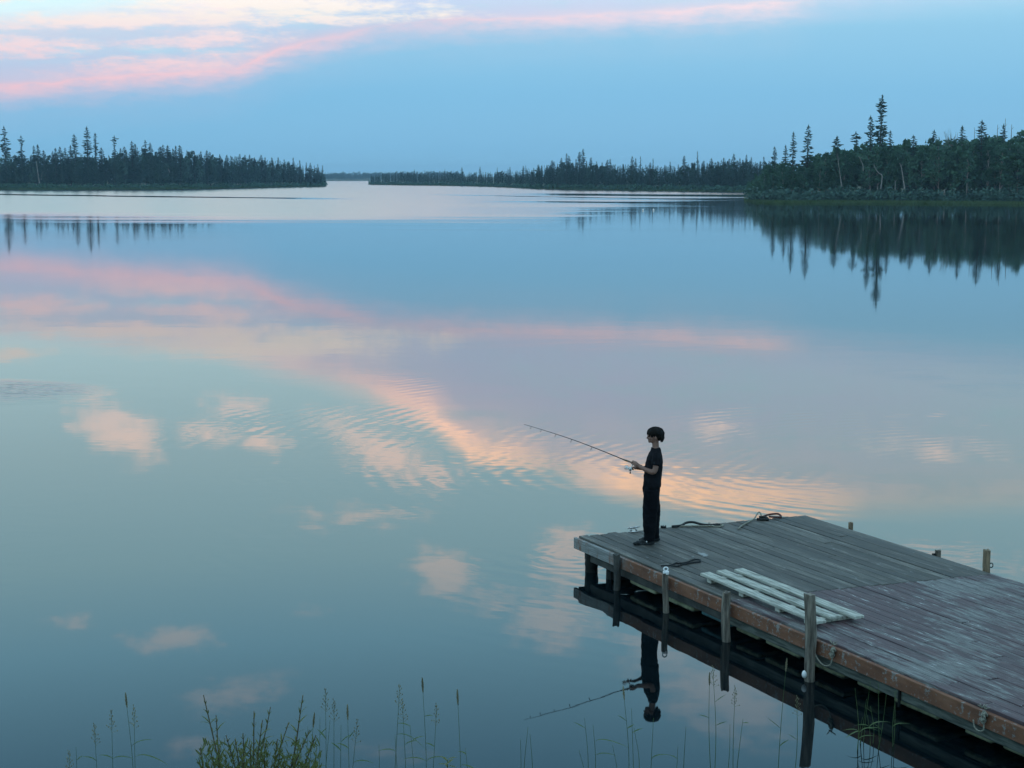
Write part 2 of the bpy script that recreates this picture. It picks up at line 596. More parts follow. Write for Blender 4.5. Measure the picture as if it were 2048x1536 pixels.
M = {}
M['plank'] = mat_plank('weathered_plank', False)
M['plank_red'] = mat_plank('worn_purple_plank', True)
M['fascia'] = mat_fascia('worn_rust_paint')
M['beam'] = mat_simple('damp_grey_green_timber', (0.035, 0.042, 0.036), (0.15, 0.165, 0.14), 0.75, 5.0, 0.1, bmp=0.4, stretch=(0.6, 6, 6))
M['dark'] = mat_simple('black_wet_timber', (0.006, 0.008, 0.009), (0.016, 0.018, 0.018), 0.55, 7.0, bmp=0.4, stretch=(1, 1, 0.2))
M['joist'] = mat_simple('dark_joist_timber', (0.03, 0.032, 0.03), (0.07, 0.07, 0.062), 0.75, 6.0, bmp=0.3)
def mat_float(name, c1, c2):
    # foam with a dark lower band: underside shade painted into the colour
    m, t, b = mat_new(name)
    g = t.n('ShaderNodeNewGeometry').outputs['Position']
    n = t.noise(g, 9.0, 5.0, 0.65)
    rnd = t.n('ShaderNodeObjectInfo').outputs['Random']
    z = t.add(t.sep(g)[2], t.mul(t.sub(n, 0.5), 0.06))
    c = t.mix(t.add(t.mul(t.sstep(n, 0.3, 0.7), 0.6), t.mul(rnd, 0.4)), c1, c2)
    t.set(b.inputs['Base Color'], t.mix(t.sstep(z, 0.07, 0.10), (0.014, 0.018, 0.012), c))
    b.inputs['Roughness'].default_value = 0.75
    bump(t, b, n, 0.4, 0.01)
    return m


M['float_y'] = mat_float('weathered_yellow_foam', (0.11, 0.125, 0.065), (0.32, 0.33, 0.21))
M['float_b'] = mat_float('faded_blue_foam', (0.03, 0.10, 0.12), (0.07, 0.19, 0.21))
M['post'] = mat_simple('weathered_log', (0.040, 0.032, 0.025), (0.30, 0.26, 0.21), 0.8, 3.0, 0.1, bmp=1.0, stretch=(6, 6, 0.8))
M['post_tan'] = mat_simple('tan_post_timber', (0.11, 0.08, 0.05), (0.30, 0.22, 0.14), 0.8, 3.0, 0.1, bmp=0.5, stretch=(10, 10, 1.2))
M['white_board'] = mat_simple('pale_weathered_boards', (0.16, 0.165, 0.135), (0.54, 0.54, 0.47), 0.7, 2.4, 0.15, bmp=0.6, stretch=(1.6, 11, 11))
M['metal'] = mat_simple('dull_galvanised_metal', (0.35, 0.36, 0.36), (0.60, 0.61, 0.60), 0.4, 20.0, metallic=0.9)
M['white_metal'] = mat_simple('white_enamel_cap', (0.70, 0.72, 0.72), (0.88, 0.88, 0.88), 0.3, 20.0)
M['rope_dark'] = mat_simple('black_rope', (0.006, 0.008, 0.01), (0.015, 0.018, 0.02), 0.8, 60.0, bmp=0.5)
M['rope_pale'] = mat_simple('pale_frayed_rope', (0.14, 0.135, 0.105), (0.33, 0.32, 0.26), 0.85, 70.0, bmp=0.6)
M['rope_red'] = mat_simple('dull_red_rope', (0.06, 0.022, 0.02), (0.12, 0.045, 0.038), 0.85, 60.0)
M['skin'] = mat_simple('skin', (0.19, 0.105, 0.080), (0.23, 0.13, 0.10), 0.6, 12.0)
M['hair'] = mat_simple('dark_hair', (0.004, 0.004, 0.004), (0.010, 0.008, 0.007), 0.6, 60.0, bmp=0.8, stretch=(1, 1, 0.2))
M['shirt'] = mat_simple('black_cotton', (0.005, 0.006, 0.008), (0.010, 0.011, 0.015), 0.95, 18.0, bmp=0.2)
M['trousers'] = mat_simple('black_trouser_cloth', (0.002, 0.003, 0.005), (0.004, 0.005, 0.008), 0.95, 14.0, bmp=0.2)
M['shoe'] = mat_simple('dark_clog_foam', (0.014, 0.018, 0.020), (0.024, 0.028, 0.03), 0.6, 30.0)
M['eye'] = mat_simple('eye', (0.01, 0.008, 0.007), (0.02, 0.015, 0.012), 0.15, 30.0)
M['rod'] = mat_simple('black_rod_blank', (0.012, 0.013, 0.016), (0.02, 0.02, 0.026), 0.3, 20.0)
M['cork'] = mat_simple('cork_grip', (0.10, 0.075, 0.05), (0.2, 0.15, 0.10), 0.8, 60.0)
M['reel'] = mat_simple('white_reel_body', (0.66, 0.69, 0.69), (0.82, 0.83, 0.83), 0.25, 30.0)
M['spruce'] = mat_foliage('spruce_needles', (0.018, 0.052, 0.046), (0.034, 0.082, 0.066), (0.056, 0.116, 0.084), 0.5)
M['leafy'] = mat_foliage('birch_leaves', (0.030, 0.084, 0.060), (0.048, 0.120, 0.078), (0.076, 0.165, 0.096), 0.45, trans=0.25)
M['trunk'] = mat_simple('spruce_bark', (0.04, 0.034, 0.03), (0.085, 0.075, 0.065), 0.9, 2.0)
M['birch'] = mat_simple('pale_birch_bark', (0.11, 0.11, 0.10), (0.30, 0.30, 0.28), 0.8, 2.0, 0.3, stretch=(1, 1, 3))
M['snag'] = mat_simple('bleached_dead_wood', (0.10, 0.10, 0.095), (0.22, 0.22, 0.20), 0.85, 2.0, 0.3)
M['sedge'] = mat_foliage('shore_sedge', (0.045, 0.092, 0.036), (0.07, 0.125, 0.048), (0.11, 0.17, 0.068), 0.35, trans=0.2)
M['rock'] = mat_simple('shore_rock', (0.12, 0.12, 0.115), (0.32, 0.32, 0.30), 0.85, 2.0, bmp=0.4)
M['grass'] = mat_foliage('grass_blade', (0.06, 0.11, 0.04), (0.10, 0.16, 0.06), (0.15, 0.20, 0.085), 3.0, 0.6, trans=0.3)
M['seed'] = mat_foliage('grass_seed_head', (0.13, 0.12, 0.07), (0.20, 0.18, 0.11), (0.28, 0.25, 0.16), 6.0)
M['willow'] = mat_foliage('willow_leaf', (0.10, 0.12, 0.04), (0.155, 0.175, 0.06), (0.22, 0.23, 0.09), 3.0, 0.55, trans=0.3)
M['twig'] = mat_simple('willow_twig', (0.07, 0.055, 0.03), (0.13, 0.10, 0.05), 0.75, 9.0)
M['buoy'] = mat_simple('white_float', (0.75, 0.75, 0.74), (0.85, 0.85, 0.84), 0.4, 9.0)


for q in ('hair', 'shirt', 'trousers', 'shoe', 'dark'):
    for nd in M[q].node_tree.nodes:
        if nd.type == 'BSDF_PRINCIPLED':
            nd.inputs['Specular IOR Level'].default_value = 0.15


# -------------------------------------------------------------------- ground
def interp(px, pts):
    xs = [p[0] for p in pts]
    ys = [p[1] for p in pts]
    return float(np.interp(px, xs, ys))


LEFT_D = [(-3000, 420), (-300, 640), (0, 705), (110, 690), (300, 700), (395, 715), (560, 850), (640, 890), (655, 915)]
MID_D = [(735, 1120), (800, 1060), (900, 980), (1000, 850), (1070, 720), (1150, 665), (1300, 610), (1500, 560), (1800, 545), (4000, 500)]
RIGHT_D = [(1488, 352), (1510, 332), (1560, 322), (1700, 326), (2048, 320), (3000, 250), (5000, 120)]
NEAR_Y = 11.3


def shore_z(t):
    """height of land t metres behind its waterline"""
    if t < 0:
        return max(t * 0.12, -1.5)
    return min(t * 0.07, 0.6) + max(0.0, min((t - 8) * 0.03, 2.2))


def ground_z(x, y):
    z = -1.5
    ys = NEAR_Y + 0.35 * math.sin(x * 0.8) + 0.2 * math.sin(x * 2.3 + 1) - 0.0007 * x * x * (1 if abs(x) > 15 else 0)
    if y < 60:
        t = ys - y
        z = max(z, min(t * 0.33, 4.2 + 0.01 * t) if t > 0 else max(t * 0.35, -1.5))
    D = math.hypot(x, y)
    if y > 1:
        px = 1024 + FPX * x / y / math.cos(PITCH)
        if px < 655:
            z = max(z, shore_z(min(D - interp(px, LEFT_D), (655 - px) * 1.2)))
        if px > 735:
            z = max(z, shore_z(min(D - interp(px, MID_D), (px - 735) * 1.0)))
        if px > 1488:
            z = max(z, shore_z(min(D - interp(px, RIGHT_D), (px - 1488) * 0.5)))
        if D > 2300:
            z = max(z, min((D - 2350) * 0.02, 5.5) + 2.5 * mnoise.noise(Vector((x * 0.004, y * 0.003, 0))))
    elif D > 60:
        z = 4.2
    return z


def build_ground():
    azs = list(np.arange(-180, -24, 3.0)) + list(np.arange(-24, 24, 0.12)) + list(np.arange(24, 180, 3.0))
    ds = list(np.geomspace(1.5, 60, 46)) + list(np.geomspace(66, 300, 14)) + list(np.linspace(310, 460, 40)) + \
        list(np.linspace(470, 1250, 90)) + list(np.geomspace(1300, 4000, 24))
    V = [(0, 0, ground_z(0, 0))]
    for d in ds:
        for a in azs:
            x, y = d * math.sin(R(a)), d * math.cos(R(a))
            V.append((x, y, ground_z(x, y)))
    n = len(azs)
    Q = []
    for i in range(len(ds) - 1):
        for k in range(n):
            k2 = (k + 1) % n
            Q.append((1 + i * n + k, 1 + i * n + k2, 1 + (i + 1) * n + k2, 1 + (i + 1) * n + k))
    me = mesh_np('ground', V, Q)
    m, t, b = mat_new('forest_soil_and_moss')
    pos = t.n('ShaderNodeNewGeometry').outputs['Position']
    n1 = t.noise(pos, 0.6, 6.0, 0.65)
    n2 = t.noise(pos, 0.05, 4.0, 0.6)
    c = t.ramp(t.add(t.mul(n1, 0.5), t.mul(n2, 0.5)), [(0.3, (0.030, 0.038, 0.018)), (0.5, (0.045, 0.062, 0.026)), (0.7, (0.075, 0.075, 0.04))])
    t.set(b.inputs['Base Color'], c)
    b.inputs['Roughness'].default_value = 0.9
    bump(t, b, n1, 0.6, 0.05)
    o = link('ground', me, m, smooth=True)
    tag(o, kind='structure')


build_ground()


# --------------------------------------------------------------------- water
def build_water():
    me = mesh('water', ([(-3400, 4.0, 0), (3400, 4.0, 0), (3400, 3900, 0), (-3400, 3900, 0)], [(0, 1, 2, 3)]))
    m, t, b = mat_new('lake_water')
    pos = t.n('ShaderNodeNewGeometry').outputs['Position']
    x, y, _ = t.sep(pos)[:3]
    b.inputs['Base Color'].default_value = (0.002, 0.006, 0.008, 1)
    b.inputs['IOR'].default_value = 1.37
    # wind-ruffled band far out
    wav = t.noise(t.mapping(pos, scale=(0.008, 0.05, 1)), 1.0, 4.0, 0.6)
    wv = t.sub(wav, 0.5)
    near_edge = t.ramp(t.lin(x, -160, 160), [((v + 160) / 320, d / 1000) for v, d in
                                             [(-160, 212), (-70, 214), (-45, 196), (-25, 187), (-5, 182), (4, 186), (14, 250), (24, 300), (40, 352), (80, 440), (130, 900)]])
    near_edge = t.mul(near_edge, 1000.0)
    yy = t.add(y, t.mul(wv, 26.0))
    ragged = t.noise(t.mapping(pos, scale=(0.016, 0.16, 1)), 1.0, 4.0, 0.65)
    band = t.sstep(t.add(t.sub(yy, near_edge), t.mul(t.sub(ragged, 0.5), t.sstep(x, -20.0, 10.0, 110.0, 260.0))), -22.0, 34.0)
    streak_n = t.noise(t.mapping(pos, scale=(0.0035, 0.022, 1)), 1.0, 3.0, 0.55)
    streak = t.sstep(streak_n, 0.44, 0.54)
    keep = t.math('MAXIMUM', t.sub(1.0, t.sstep(x, -30.0, 60.0, 0.0, 0.85)), streak)
    keep = t.math('MAXIMUM', keep, t.sstep(y, 485.0, 515.0))
    band = t.mul(band, keep)
    # calm lanes: dark lines that mirror the far woods
    def lane(p, q, half):
        p, q = at(*p), at(*q)
        d = (q - p)
        L = math.hypot(d.x, d.y)
        nx, ny = -d.y / L, d.x / L
        dist = t.add(t.add(t.mul(x, nx), t.mul(y, ny)), -(p.x * nx + p.y * ny))
        dist = t.math('ABSOLUTE', t.add(dist, t.mul(wv, 18.0)))
        return t.sub(1.0, t.sstep(dist, half * 0.6, half * 1.3))
    l1 = t.mul(lane((0, 389), (680, 398), 9.0), t.sub(1.0, t.sstep(x, -60.0, -30.0)))
    l2 = t.mul(lane((1000, 388), (1510, 392), 24.0), t.sstep(x, -5.0, 25.0))
    l3 = t.mul(lane((900, 402), (1510, 407), 10.0), t.sstep(x, -15.0, 12.0))
    l4 = t.mul(lane((780, 388), (1300, 397), 4.0), t.sstep(x, -40.0, 0.0))
    lanes = t.math('MAXIMUM', t.math('MAXIMUM', l1, l2), t.math('MAXIMUM', l3, l4))
    band = t.mul(band, t.sub(1.0, lanes))
    faint = t.noise(t.mapping(pos, scale=(0.012, 0.05, 1)), 1.0, 3.0, 0.6)
    calm_r = t.mul(t.lin(faint, 0.3, 0.7, 0.8, 1.3), t.sstep(y, 40.0, 150.0, 0.020, 0.046))
    rough = t.add(t.mul(t.sub(1.0, band), calm_r), t.mul(band, 0.17))
    t.set(b.inputs['Roughness'], rough)
    t.set(b.inputs['IOR'], t.add(t.mul(band, 0.2), 1.37))
    # ripples
    wn0 = t.noise(t.mapping(pos, scale=(0.22, 0.22, 1)), 1.0, 4.0, 0.6)
    pn0 = t.noise(t.mapping(pos, loc=(7, 5, 0), scale=(0.16, 0.10, 1)), 1.0, 2.0, 0.6)
    pm0 = t.mul(t.sstep(pn0, 0.42, 0.62), t.sstep(t.noise(t.mapping(pos, scale=(0.5, 1.1, 1)), 1.0, 2.0, 0.5), 0.35, 0.6, 0.4, 1.0))

    def rings(cpx, cpy, lam, rmin, rmax, amp, nseed, warp=1.2):
        c = at(cpx, cpy)
        ddx, ddy = t.add(x, -c.x), t.add(y, -c.y)
        r = t.math('SQRT', t.add(t.mul(ddx, ddx), t.mul(ddy, ddy)))
        wn = wn0
        rr = t.add(r, t.mul(wn, warp))
        s = t.math('SINE', t.mul(rr, 2 * math.pi / lam))
        mask = t.mul(t.sstep(r, rmin, rmin + 0.22 * (rmax - rmin)), t.sub(1.0, t.sstep(r, rmin + 0.6 * (rmax - rmin), rmax)))
        mask = t.mul(mask, pm0)
        return t.mul(t.mul(s, mask), amp)
    h1 = rings(1800, 915, 0.38, 3.0, 16.5, 0.00085, 2.0, 0.6)
    h2 = rings(1140, 1110, 0.20, 0.1, 1.3, 0.0005, 9.0, 0.4)
    h3 = rings(2300, 1010, 0.33, 3.0, 13.0, 0.0005, 5.0, 0.6)
    # left cat's paw
    paw = at(40, 785)
    pm = t.sstep(t.blob(t.mapping(pos), (paw.x - 1.5, paw.y), (4.6, 2.9), 0), 0.05, 0.6)
    pn = t.noise(t.mapping(pos, scale=(0.9, 3.4, 1)), 1.0, 3.0, 0.6)
    h4 = t.mul(t.mul(pn, pm), 0.022)
    # slow, broad undulation everywhere and a little fine texture
    und = t.noise(t.mapping(pos, scale=(0.45, 0.9, 1)), 1.0, 2.0, 0.5)
    undm = t.sstep(pn0, 0.35, 0.7)
    h5 = t.mul(und, t.add(t.mul(undm, 0.0022), 0.0006))
    fine = t.noise(t.mapping(pos, scale=(2.2, 5.0, 1)), 1.0, 1.0, 0.5)
    h6 = t.mul(t.mul(fine, undm), 0.0010)
    fade = t.sub(1.0, t.sstep(y, 35.0, 110.0, 0.0, 0.85))
    calm = t.sstep(y, 16.0, 21.0, 0.12, 1.0)
    fade = t.mul(fade, calm)
    h = t.add(t.add(t.add(t.mul(h1, calm), h2), t.add(t.mul(h3, calm), h4)), t.mul(t.add(h5, h6), fade))
    bump(t, b, h, 1.0, 1.0)
    # in the ruffled band the wavelets lean their steep faces to this shore
    nb = b.inputs['Normal'].links[0].from_socket
    lean = t.n('ShaderNodeVectorMath', operation='ADD')
    t.set(lean.inputs[0], nb)
    t.set(lean.inputs[1], t.comb(0.0, t.mul(band, -0.045), 0.0))
    nrm = t.n('ShaderNodeVectorMath', operation='NORMALIZE')
    t.set(nrm.inputs[0], lean.outputs[0])
    t.set(b.inputs['Normal'], nrm.outputs[0])
    o = link('water', me, m)
    tag(o, kind='structure')


build_water()


# --------------------------------------------------------------------- trees
def frand(a, b): return random.uniform(a, b)


def make_spruce(seed, H, Rm, step=0.42, club=0.0, ragged=0.2, bare=0.14, per=6, detail=True):
    """tapered trunk and a narrow crown of drooping sprays; returns trunk (V,F) and crown arrays of triangles"""
    rnd = random.Random(seed)
    bend = rnd.uniform(-0.02, 0.02) * H
    cx = lambda z: bend * (z / H) ** 2
    pts = [(cx(z), 0, z) for z in np.linspace(-0.4, H * 0.985, 7)]
    tr = tube(pts, list(np.linspace(0.011 * H + 0.03, 0.012, 7)), 6)
    V, T = [], []
    def tri(a, b, c):
        o = len(V)
        V.extend((a, b, c))
        T.append((o, o + 1, o + 2))
    z = H * bare
    holes = [rnd.uniform(bare, 0.85) for _ in range(3)]
    while z < H:
        t = z / H
        prof = (1 - t) ** 0.48 * (0.6 + 0.4 * min(1, t / 0.3))
        if club < 0:
            prof = (0.62 + 0.16 * math.sin(t * 13 + seed)) * min(1, (1 - t) / 0.07)
        elif club:
            prof = 0.42 + 0.25 * math.sin(t * 9 + seed) * 0.5 + club * math.exp(-((t - 0.9) / 0.06) ** 2) - 0.2 * math.exp(-((t - 0.78) / 0.05) ** 2)
            prof *= min(1, (1 - t) / 0.04)
        r0 = Rm * max(prof, 0.05)
        for hz in holes:
            if abs(t - hz) < 0.018:
                r0 *= 0.35
        nb = max(3, int(per * (0.6 + 0.6 * r0 / Rm)))
        a0 = rnd.uniform(0, 6.28)
        for k in range(nb):
            a = a0 + 6.283 * k / nb + rnd.uniform(-0.4, 0.4)
            L = r0 * rnd.uniform(1 - ragged * 2, 1 + ragged) + 0.10
            if rnd.random() < 0.04:
                L *= 1.35
            ca, sa = math.cos(a), math.sin(a)
            droop = rnd.uniform(0.25, 0.6) * (1 - 0.7 * t)
            zz = z + rnd.uniform(-0.2, 0.2)
            b0 = Vector((cx(z), 0, zz))
            mid = b0 + Vector((ca * L * 0.55, sa * L * 0.55, -droop * L * 0.55))
            tip = b0 + Vector((ca * L, sa * L, -droop * L * 0.75 + 0.08 * L))
            wdt = rnd.uniform(0.20, 0.38) * (0.5 + 0.5 * L)
            side = Vector((-sa, ca, 0)) * wdt
            dn = Vector((0, 0, -rnd.uniform(0.15, 0.38) * (0.4 + 0.6 * L)))
            tri(b0 + Vector((0, 0, 0.1)), mid + side, mid - side)
            tri(mid + side, tip, mid - side)
            if detail:
                tri(b0 + (mid - b0) * 0.3, mid + dn, tip)
                tri(mid + side * 0.9, mid + dn * 0.9 + side * 0.4, tip + dn * 0.4)
                tri(mid - side * 0.9, mid + dn * 0.9 - side * 0.4, tip + dn * 0.3)
            else:
                tri(b0, mid + dn * 1.3, tip)
        z += step * rnd.uniform(0.75, 1.25)
    top = Vector((cx(H), 0, H))
    for k in range(4):
        a = k * 1.57
        tri(top + Vector((0, 0, 0.35)), top + Vector((0.14 * math.cos(a), 0.14 * math.sin(a), -0.5)), top + Vector((0.14 * math.cos(a + 1.2), 0.14 * math.sin(a + 1.2), -0.5)))
    return tr, (np.array([tuple(v) for v in V], dtype=np.float32), np.array(T, dtype=np.int32))


def make_birch(seed, H, Rm, n_cl=20, per=60, leaf=0.30, low=0.30):
    rnd = random.Random(seed)
    lean = rnd.uniform(-0.06, 0.06)
    pts = [(lean * z + 0.12 * math.sin(z * 0.7 + seed), 0.1 * math.sin(z * 0.5), z) for z in np.linspace(-0.4, H * 0.9, 8)]
    parts = [tube(pts, list(np.linspace(0.012 * H, 0.02, 8)), 6)]
    cl = []
    for i in range(n_cl):
        t = low + (0.97 - low) * (i + rnd.random()) / n_cl
        prof = math.sin(math.pi * min(1, (t - low) / (1 - low) * 0.85 + 0.14)) ** 0.7
        a = rnd.uniform(0, 6.28)
        rr = Rm * prof * rnd.uniform(0.35, 1.0)
        c = Vector((lean * t * H + rr * math.cos(a), rr * math.sin(a), t * H))
        cl.append((c, rnd.uniform(0.35, 0.62) * Rm * (0.5 + 0.5 * prof)))
        zb = max(0.2, t - 0.14) * H
        p0 = Vector((lean * zb, 0, zb))
        parts.append(tube([p0, (p0 + c) / 2 + Vector((0, 0, 0.2)), c], [0.05, 0.035, 0.012], 4))
    V, T = [], []
    for c, r in cl:
        for k in range(per):
            d = Vector((rnd.gauss(0, 1), rnd.gauss(0, 1), rnd.gauss(0, 0.75)))
            d = d.normalized() * (r * rnd.random() ** 0.45)
            p = c + d
            u = Vector((rnd.gauss(0, 1), rnd.gauss(0, 1), rnd.gauss(0, 1))).normalized()
            v = u.orthogonal().normalized()
            s = leaf * rnd.uniform(0.5, 1.15)
            o = len(V)
            V.extend((p + u * s, p + v * s * 0.7, p - u * s * 0.8, p - v * s * 0.7))
            T.extend(((o, o + 1, o + 2), (o, o + 2, o + 3)))
    return join(*parts), (np.array([tuple(v) for v in V], dtype=np.float32), np.array(T, dtype=np.int32))


def kind_meshes(name, data, bark, leafmat):
    tr, (cv, ct) = data
    a = mesh(name + '_trunk', tr)
    a.materials.append(bark)
    c = mesh_np(name + '_crown', cv, ct)
    c.materials.append(leafmat)
    return a, c


SPR = [make_spruce(11, 16, 1.35), make_spruce(12, 16, 1.15, ragged=0.3), make_spruce(13, 16, 1.5, ragged=0.25), make_spruce(14, 16, 1.0, step=0.38, ragged=0.35)]
CLUB = [make_spruce(21, 16, 1.5, club=0.25, ragged=0.35, bare=0.3), make_spruce(22, 16, 1.4, club=0.3, ragged=0.3, bare=0.25)]
COLN = [make_spruce(24, 16, 1.45, club=-1, ragged=0.3, bare=0.2), make_spruce(25, 16, 1.5, club=-1, ragged=0.35, bare=0.2)]
BIR = [make_birch(31, 11, 2.2), make_birch(32, 11, 1.9, 18), make_birch(33, 11, 2.6, 22), make_birch(34, 11, 1.6, 16)]
SPRL = [make_spruce(41, 12, 1.3, step=0.6, per=5, detail=False), make_spruce(42, 12, 1.1, step=0.6, per=5, detail=False, ragged=0.3), make_spruce(43, 12, 1.55, step=0.62, per=5, detail=False)]
BIRL = [make_birch(51, 11, 2.2, 14, 30, 0.42), make_birch(52, 11, 2.7, 15, 30, 0.45), make_birch(53, 11, 1.8, 12, 30, 0.42)]
SPR_M = [kind_meshes('spruce', d, M['trunk'], M['spruce']) for d in SPR]
CLUB_M = [kind_meshes('club_spruce', d, M['trunk'], M['spruce']) for d in CLUB]
COLN_M = [kind_meshes('column_spruce', d, M['trunk'], M['spruce']) for d in COLN]
BIR_M = [kind_meshes('birch', d, M['birch'], M['leafy']) for d in BIR]


def tree(name, meshes, refH, loc, H, width=1.0, rz=0.0, label='', cat='tree', group=None):
    o = empty(name, loc, rz)
    s = H / refH
    for nm, me in (('trunk', meshes[0]), ('crown', meshes[1])):
        c = bpy.data.objects.new(nm, me)
        COL.objects.link(c)
        c.parent = o
        c.scale = (s * width, s * width, s)
    tag(o, label, cat, group)
    return o


def spot(px, D):
    a = math.atan((px - 1024) / FPX * math.cos(PITCH))
    x, y = D * math.sin(a), D * math.cos(a)
    return x, y


def height_for(px, top, D, zg):
    d = ray(px, top)
    return CAM_H + d.z / math.hypot(d.x, d.y) * D - zg


LEFT_TOP = [(-300, 312), (0, 316), (60, 316), (110, 310), (200, 315), (250, 308), (290, 299), (340, 303), (400, 310), (450, 315), (500, 318), (550, 324), (600, 331), (640, 339), (655, 348)]
MID_TOP = [(735, 350), (800, 345), (900, 346), (1000, 345), (1050, 341), (1080, 334), (1150, 328), (1250, 333), (1350, 334), (1400, 327), (1450, 325), (1500, 326), (1600, 330), (1800, 320)]
RIGHT_TOP = [(1488, 372), (1520, 345), (1545, 330), (1600, 331), (1630, 316), (1650, 306), (1680, 300), (1700, 296), (1750, 293), (1800, 293), (1850, 290), (1900, 284), (1950, 284), (2000, 277), (2048, 278), (2500, 270)]
used = {}


def place(name, meshes, refH, px, top, D, label, group, width=1.0):
    x, y = spot(px, D)
    zg = ground_z(x, y) - 0.1
    H = height_for(px, top, D, zg)
    return tree(name, meshes, refH, (x, y, zg), H, width, frand(0, 6.28), label, 'tree', group)


# left shore: trees that stand above the wood
special_left = {13: 'tall columnar spruce at the far left edge of the left shore',
                45: 'second tall columnar spruce from the left edge on the left shore',
                152: 'pointed spruce just left of the tallest spruce on the left shore',
                177: 'tallest pointed spruce rising above the left shore wood',
                193: 'thin spire spruce just right of the tallest spruce on the left shore',
                230: 'spruce with a bare neck and clubbed top on the left shore',
                293: 'twin-topped dark spruce at the highest part of the left wood',
                645: 'last small spruce at the right tip of the left shore'}
LEFT_T = [(13, 253, 1), (45, 272, 1), (33, 310, 0), (70, 292, 0), (78, 290, 0), (90, 301, 0), (107, 303, 0), (113, 297, 0), (122, 294, 0), (132, 296, 0), (143, 291, 0),
          (152, 269, 0), (177, 254, 0), (193, 267, 2), (205, 296, 0), (230, 272, 3), (243, 297, 0), (250, 294, 0), (266, 283, 0), (272, 288, 0), (293, 280, 1),
          (302, 286, 0), (322, 294, 0), (327, 290, 0), (337, 291, 0), (353, 292, 0), (362, 291, 0), (380, 304, 0), (390, 306, 0), (402, 303, 0), (415, 301, 0), (421, 304, 0),
          (442, 312, 0), (455, 310, 0), (465, 314, 0), (480, 308, 0), (491, 310, 0), (500, 310, 0), (510, 315, 0), (523, 310, 0), (531, 315, 0), (545, 315, 0), (557, 315, 0),
          (569, 319, 0), (579, 323, 0), (588, 316, 2), (601, 321, 2), (612, 325, 2), (621, 326, 0), (630, 331, 2), (637, 329, 2), (645, 331, 2)]
for i, (px, top, k) in enumerate(LEFT_T):
    D = interp(px, LEFT_D) + frand(9, 26)
    if px > 600:
        D = interp(px, LEFT_D) + frand(4, 10)
    zone = ('left of the tallest spruce' if px < 177 else 'between the tallest and the twin-topped spruce' if px < 293 else
            'just right of the twin-topped spruce' if px < 450 else 'descending towards the right tip')
    lab = special_left.get(px, 'dark spruce on the left shore, ' + zone)
    meshes = SPR_M[i % 3] if k == 0 else (COLN_M[i % 2] if k == 1 else CLUB_M[i % 2] if k == 3 else SPR_M[3])
    wd = {0: frand(1.6, 2.3), 1: 1.25, 2: 1.8, 3: 1.3}[k]
    if top < 275 and k == 0:
        wd = 1.6
    place('spruce_tree', meshes, 16, px, top, D, lab, 'left shore spruces ' + zone, wd)

special_mid = {1166: 'tallest dense spruce on the middle far shore', 1158: 'spruce just left of the tallest on the middle far shore',
               1395: 'thin spire spruce standing alone on the middle far shore',
               1367: 'pointed spruce just left of the thin spire on the middle far shore'}
MID_T = [(829, 339), (857, 343), (890, 338), (924, 335), (960, 334), (994, 335), (1016, 338), (1020, 334), (1047, 332), (1052, 331), (1063, 341), (1076, 329), (1083, 332),
         (1094, 330), (1104, 321), (1108, 323), (1115, 328), (1122, 316), (1127, 325), (1133, 307), (1138, 312), (1146, 328), (1152, 318), (1158, 304), (1166, 298), (1173, 322), (1181, 315),
         (1193, 323), (1204, 325), (1214, 320), (1220, 318), (1235, 333), (1246, 328), (1264, 313), (1271, 317), (1281, 313), (1300, 325), (1306, 317), (1320, 335), (1329, 331), (1340, 324),
         (1367, 312), (1375, 330), (1387, 327), (1395, 303), (1406, 322), (1414, 326), (1423, 317), (1437, 324), (1447, 316), (1457, 318), (1467, 308), (1479, 317), (1485, 320), (1492, 310), (1502, 315),
         (1515, 326), (1521, 323), (1527, 314), (1538, 322)]
for i, (px, top) in enumerate(MID_T):
    D = interp(px, MID_D) + frand(8, 24)
    zone = ('at its low far end' if px < 1050 else 'left of its tallest spruce' if px < 1166 else 'between its tallest spruce and its thin spire' if px < 1395 else 'right of its thin spire')
    lab = special_mid.get(px, 'dark spruce on the middle far shore, ' + zone)
    thin = px in (1395, 994, 890, 1306, 1281, 1052)
    place('spruce_tree', SPR_M[3] if thin else SPR_M[i % 3], 16, px, top, D, lab, 'middle far shore spruces ' + zone, 1.1 if thin else frand(1.5, 2.1))

RIGHT_T = [(1549, 294, 0, 'leftmost of the four pointed spruces at the tip of the right shore'),
           (1570, 291, 0, 'second from the left of four pointed spruces at the right shore tip'),
           (1585, 265, 0, 'third from the left of four pointed spruces at the right shore tip'),
           (1614, 251, 0, 'tallest and rightmost of four spruces at the right shore tip'),
           (1674, 273, 1, 'bushy-topped spruce left of the tallest tree on the right shore'),
           (1713, 264, 1, 'ragged leaning-topped spruce left of the tallest tree on the right shore'),
           (1740, 233, 0, 'slender spruce hard against the left of the tallest tree'),
           (1758, 192, 4, 'tallest tree of the scene, a ragged spruce on the right shore'),
           (1778, 262, 0, 'short pointed spruce just right of the tallest tree'),
           (1826, 271, 0, 'small round-topped spruce in the middle of the right shore wood'),
           (1865, 261, 0, 'dark spruce left of the bare-twigged birch on the right shore'),
           (1921, 253, 0, 'open-branched spruce right of the bare-twigged birch on the right shore'),
           (1961, 242, 0, 'dense pointed spruce near the right edge of the picture'),
           (2003, 249, 0, 'spruce among thin dead poles near the right edge')]
TALL = kind_meshes('ragged_spruce', make_spruce(77, 22, 1.75, step=0.36, club=0.12, ragged=0.4, bare=0.2, per=7), M['trunk'], M['spruce'])
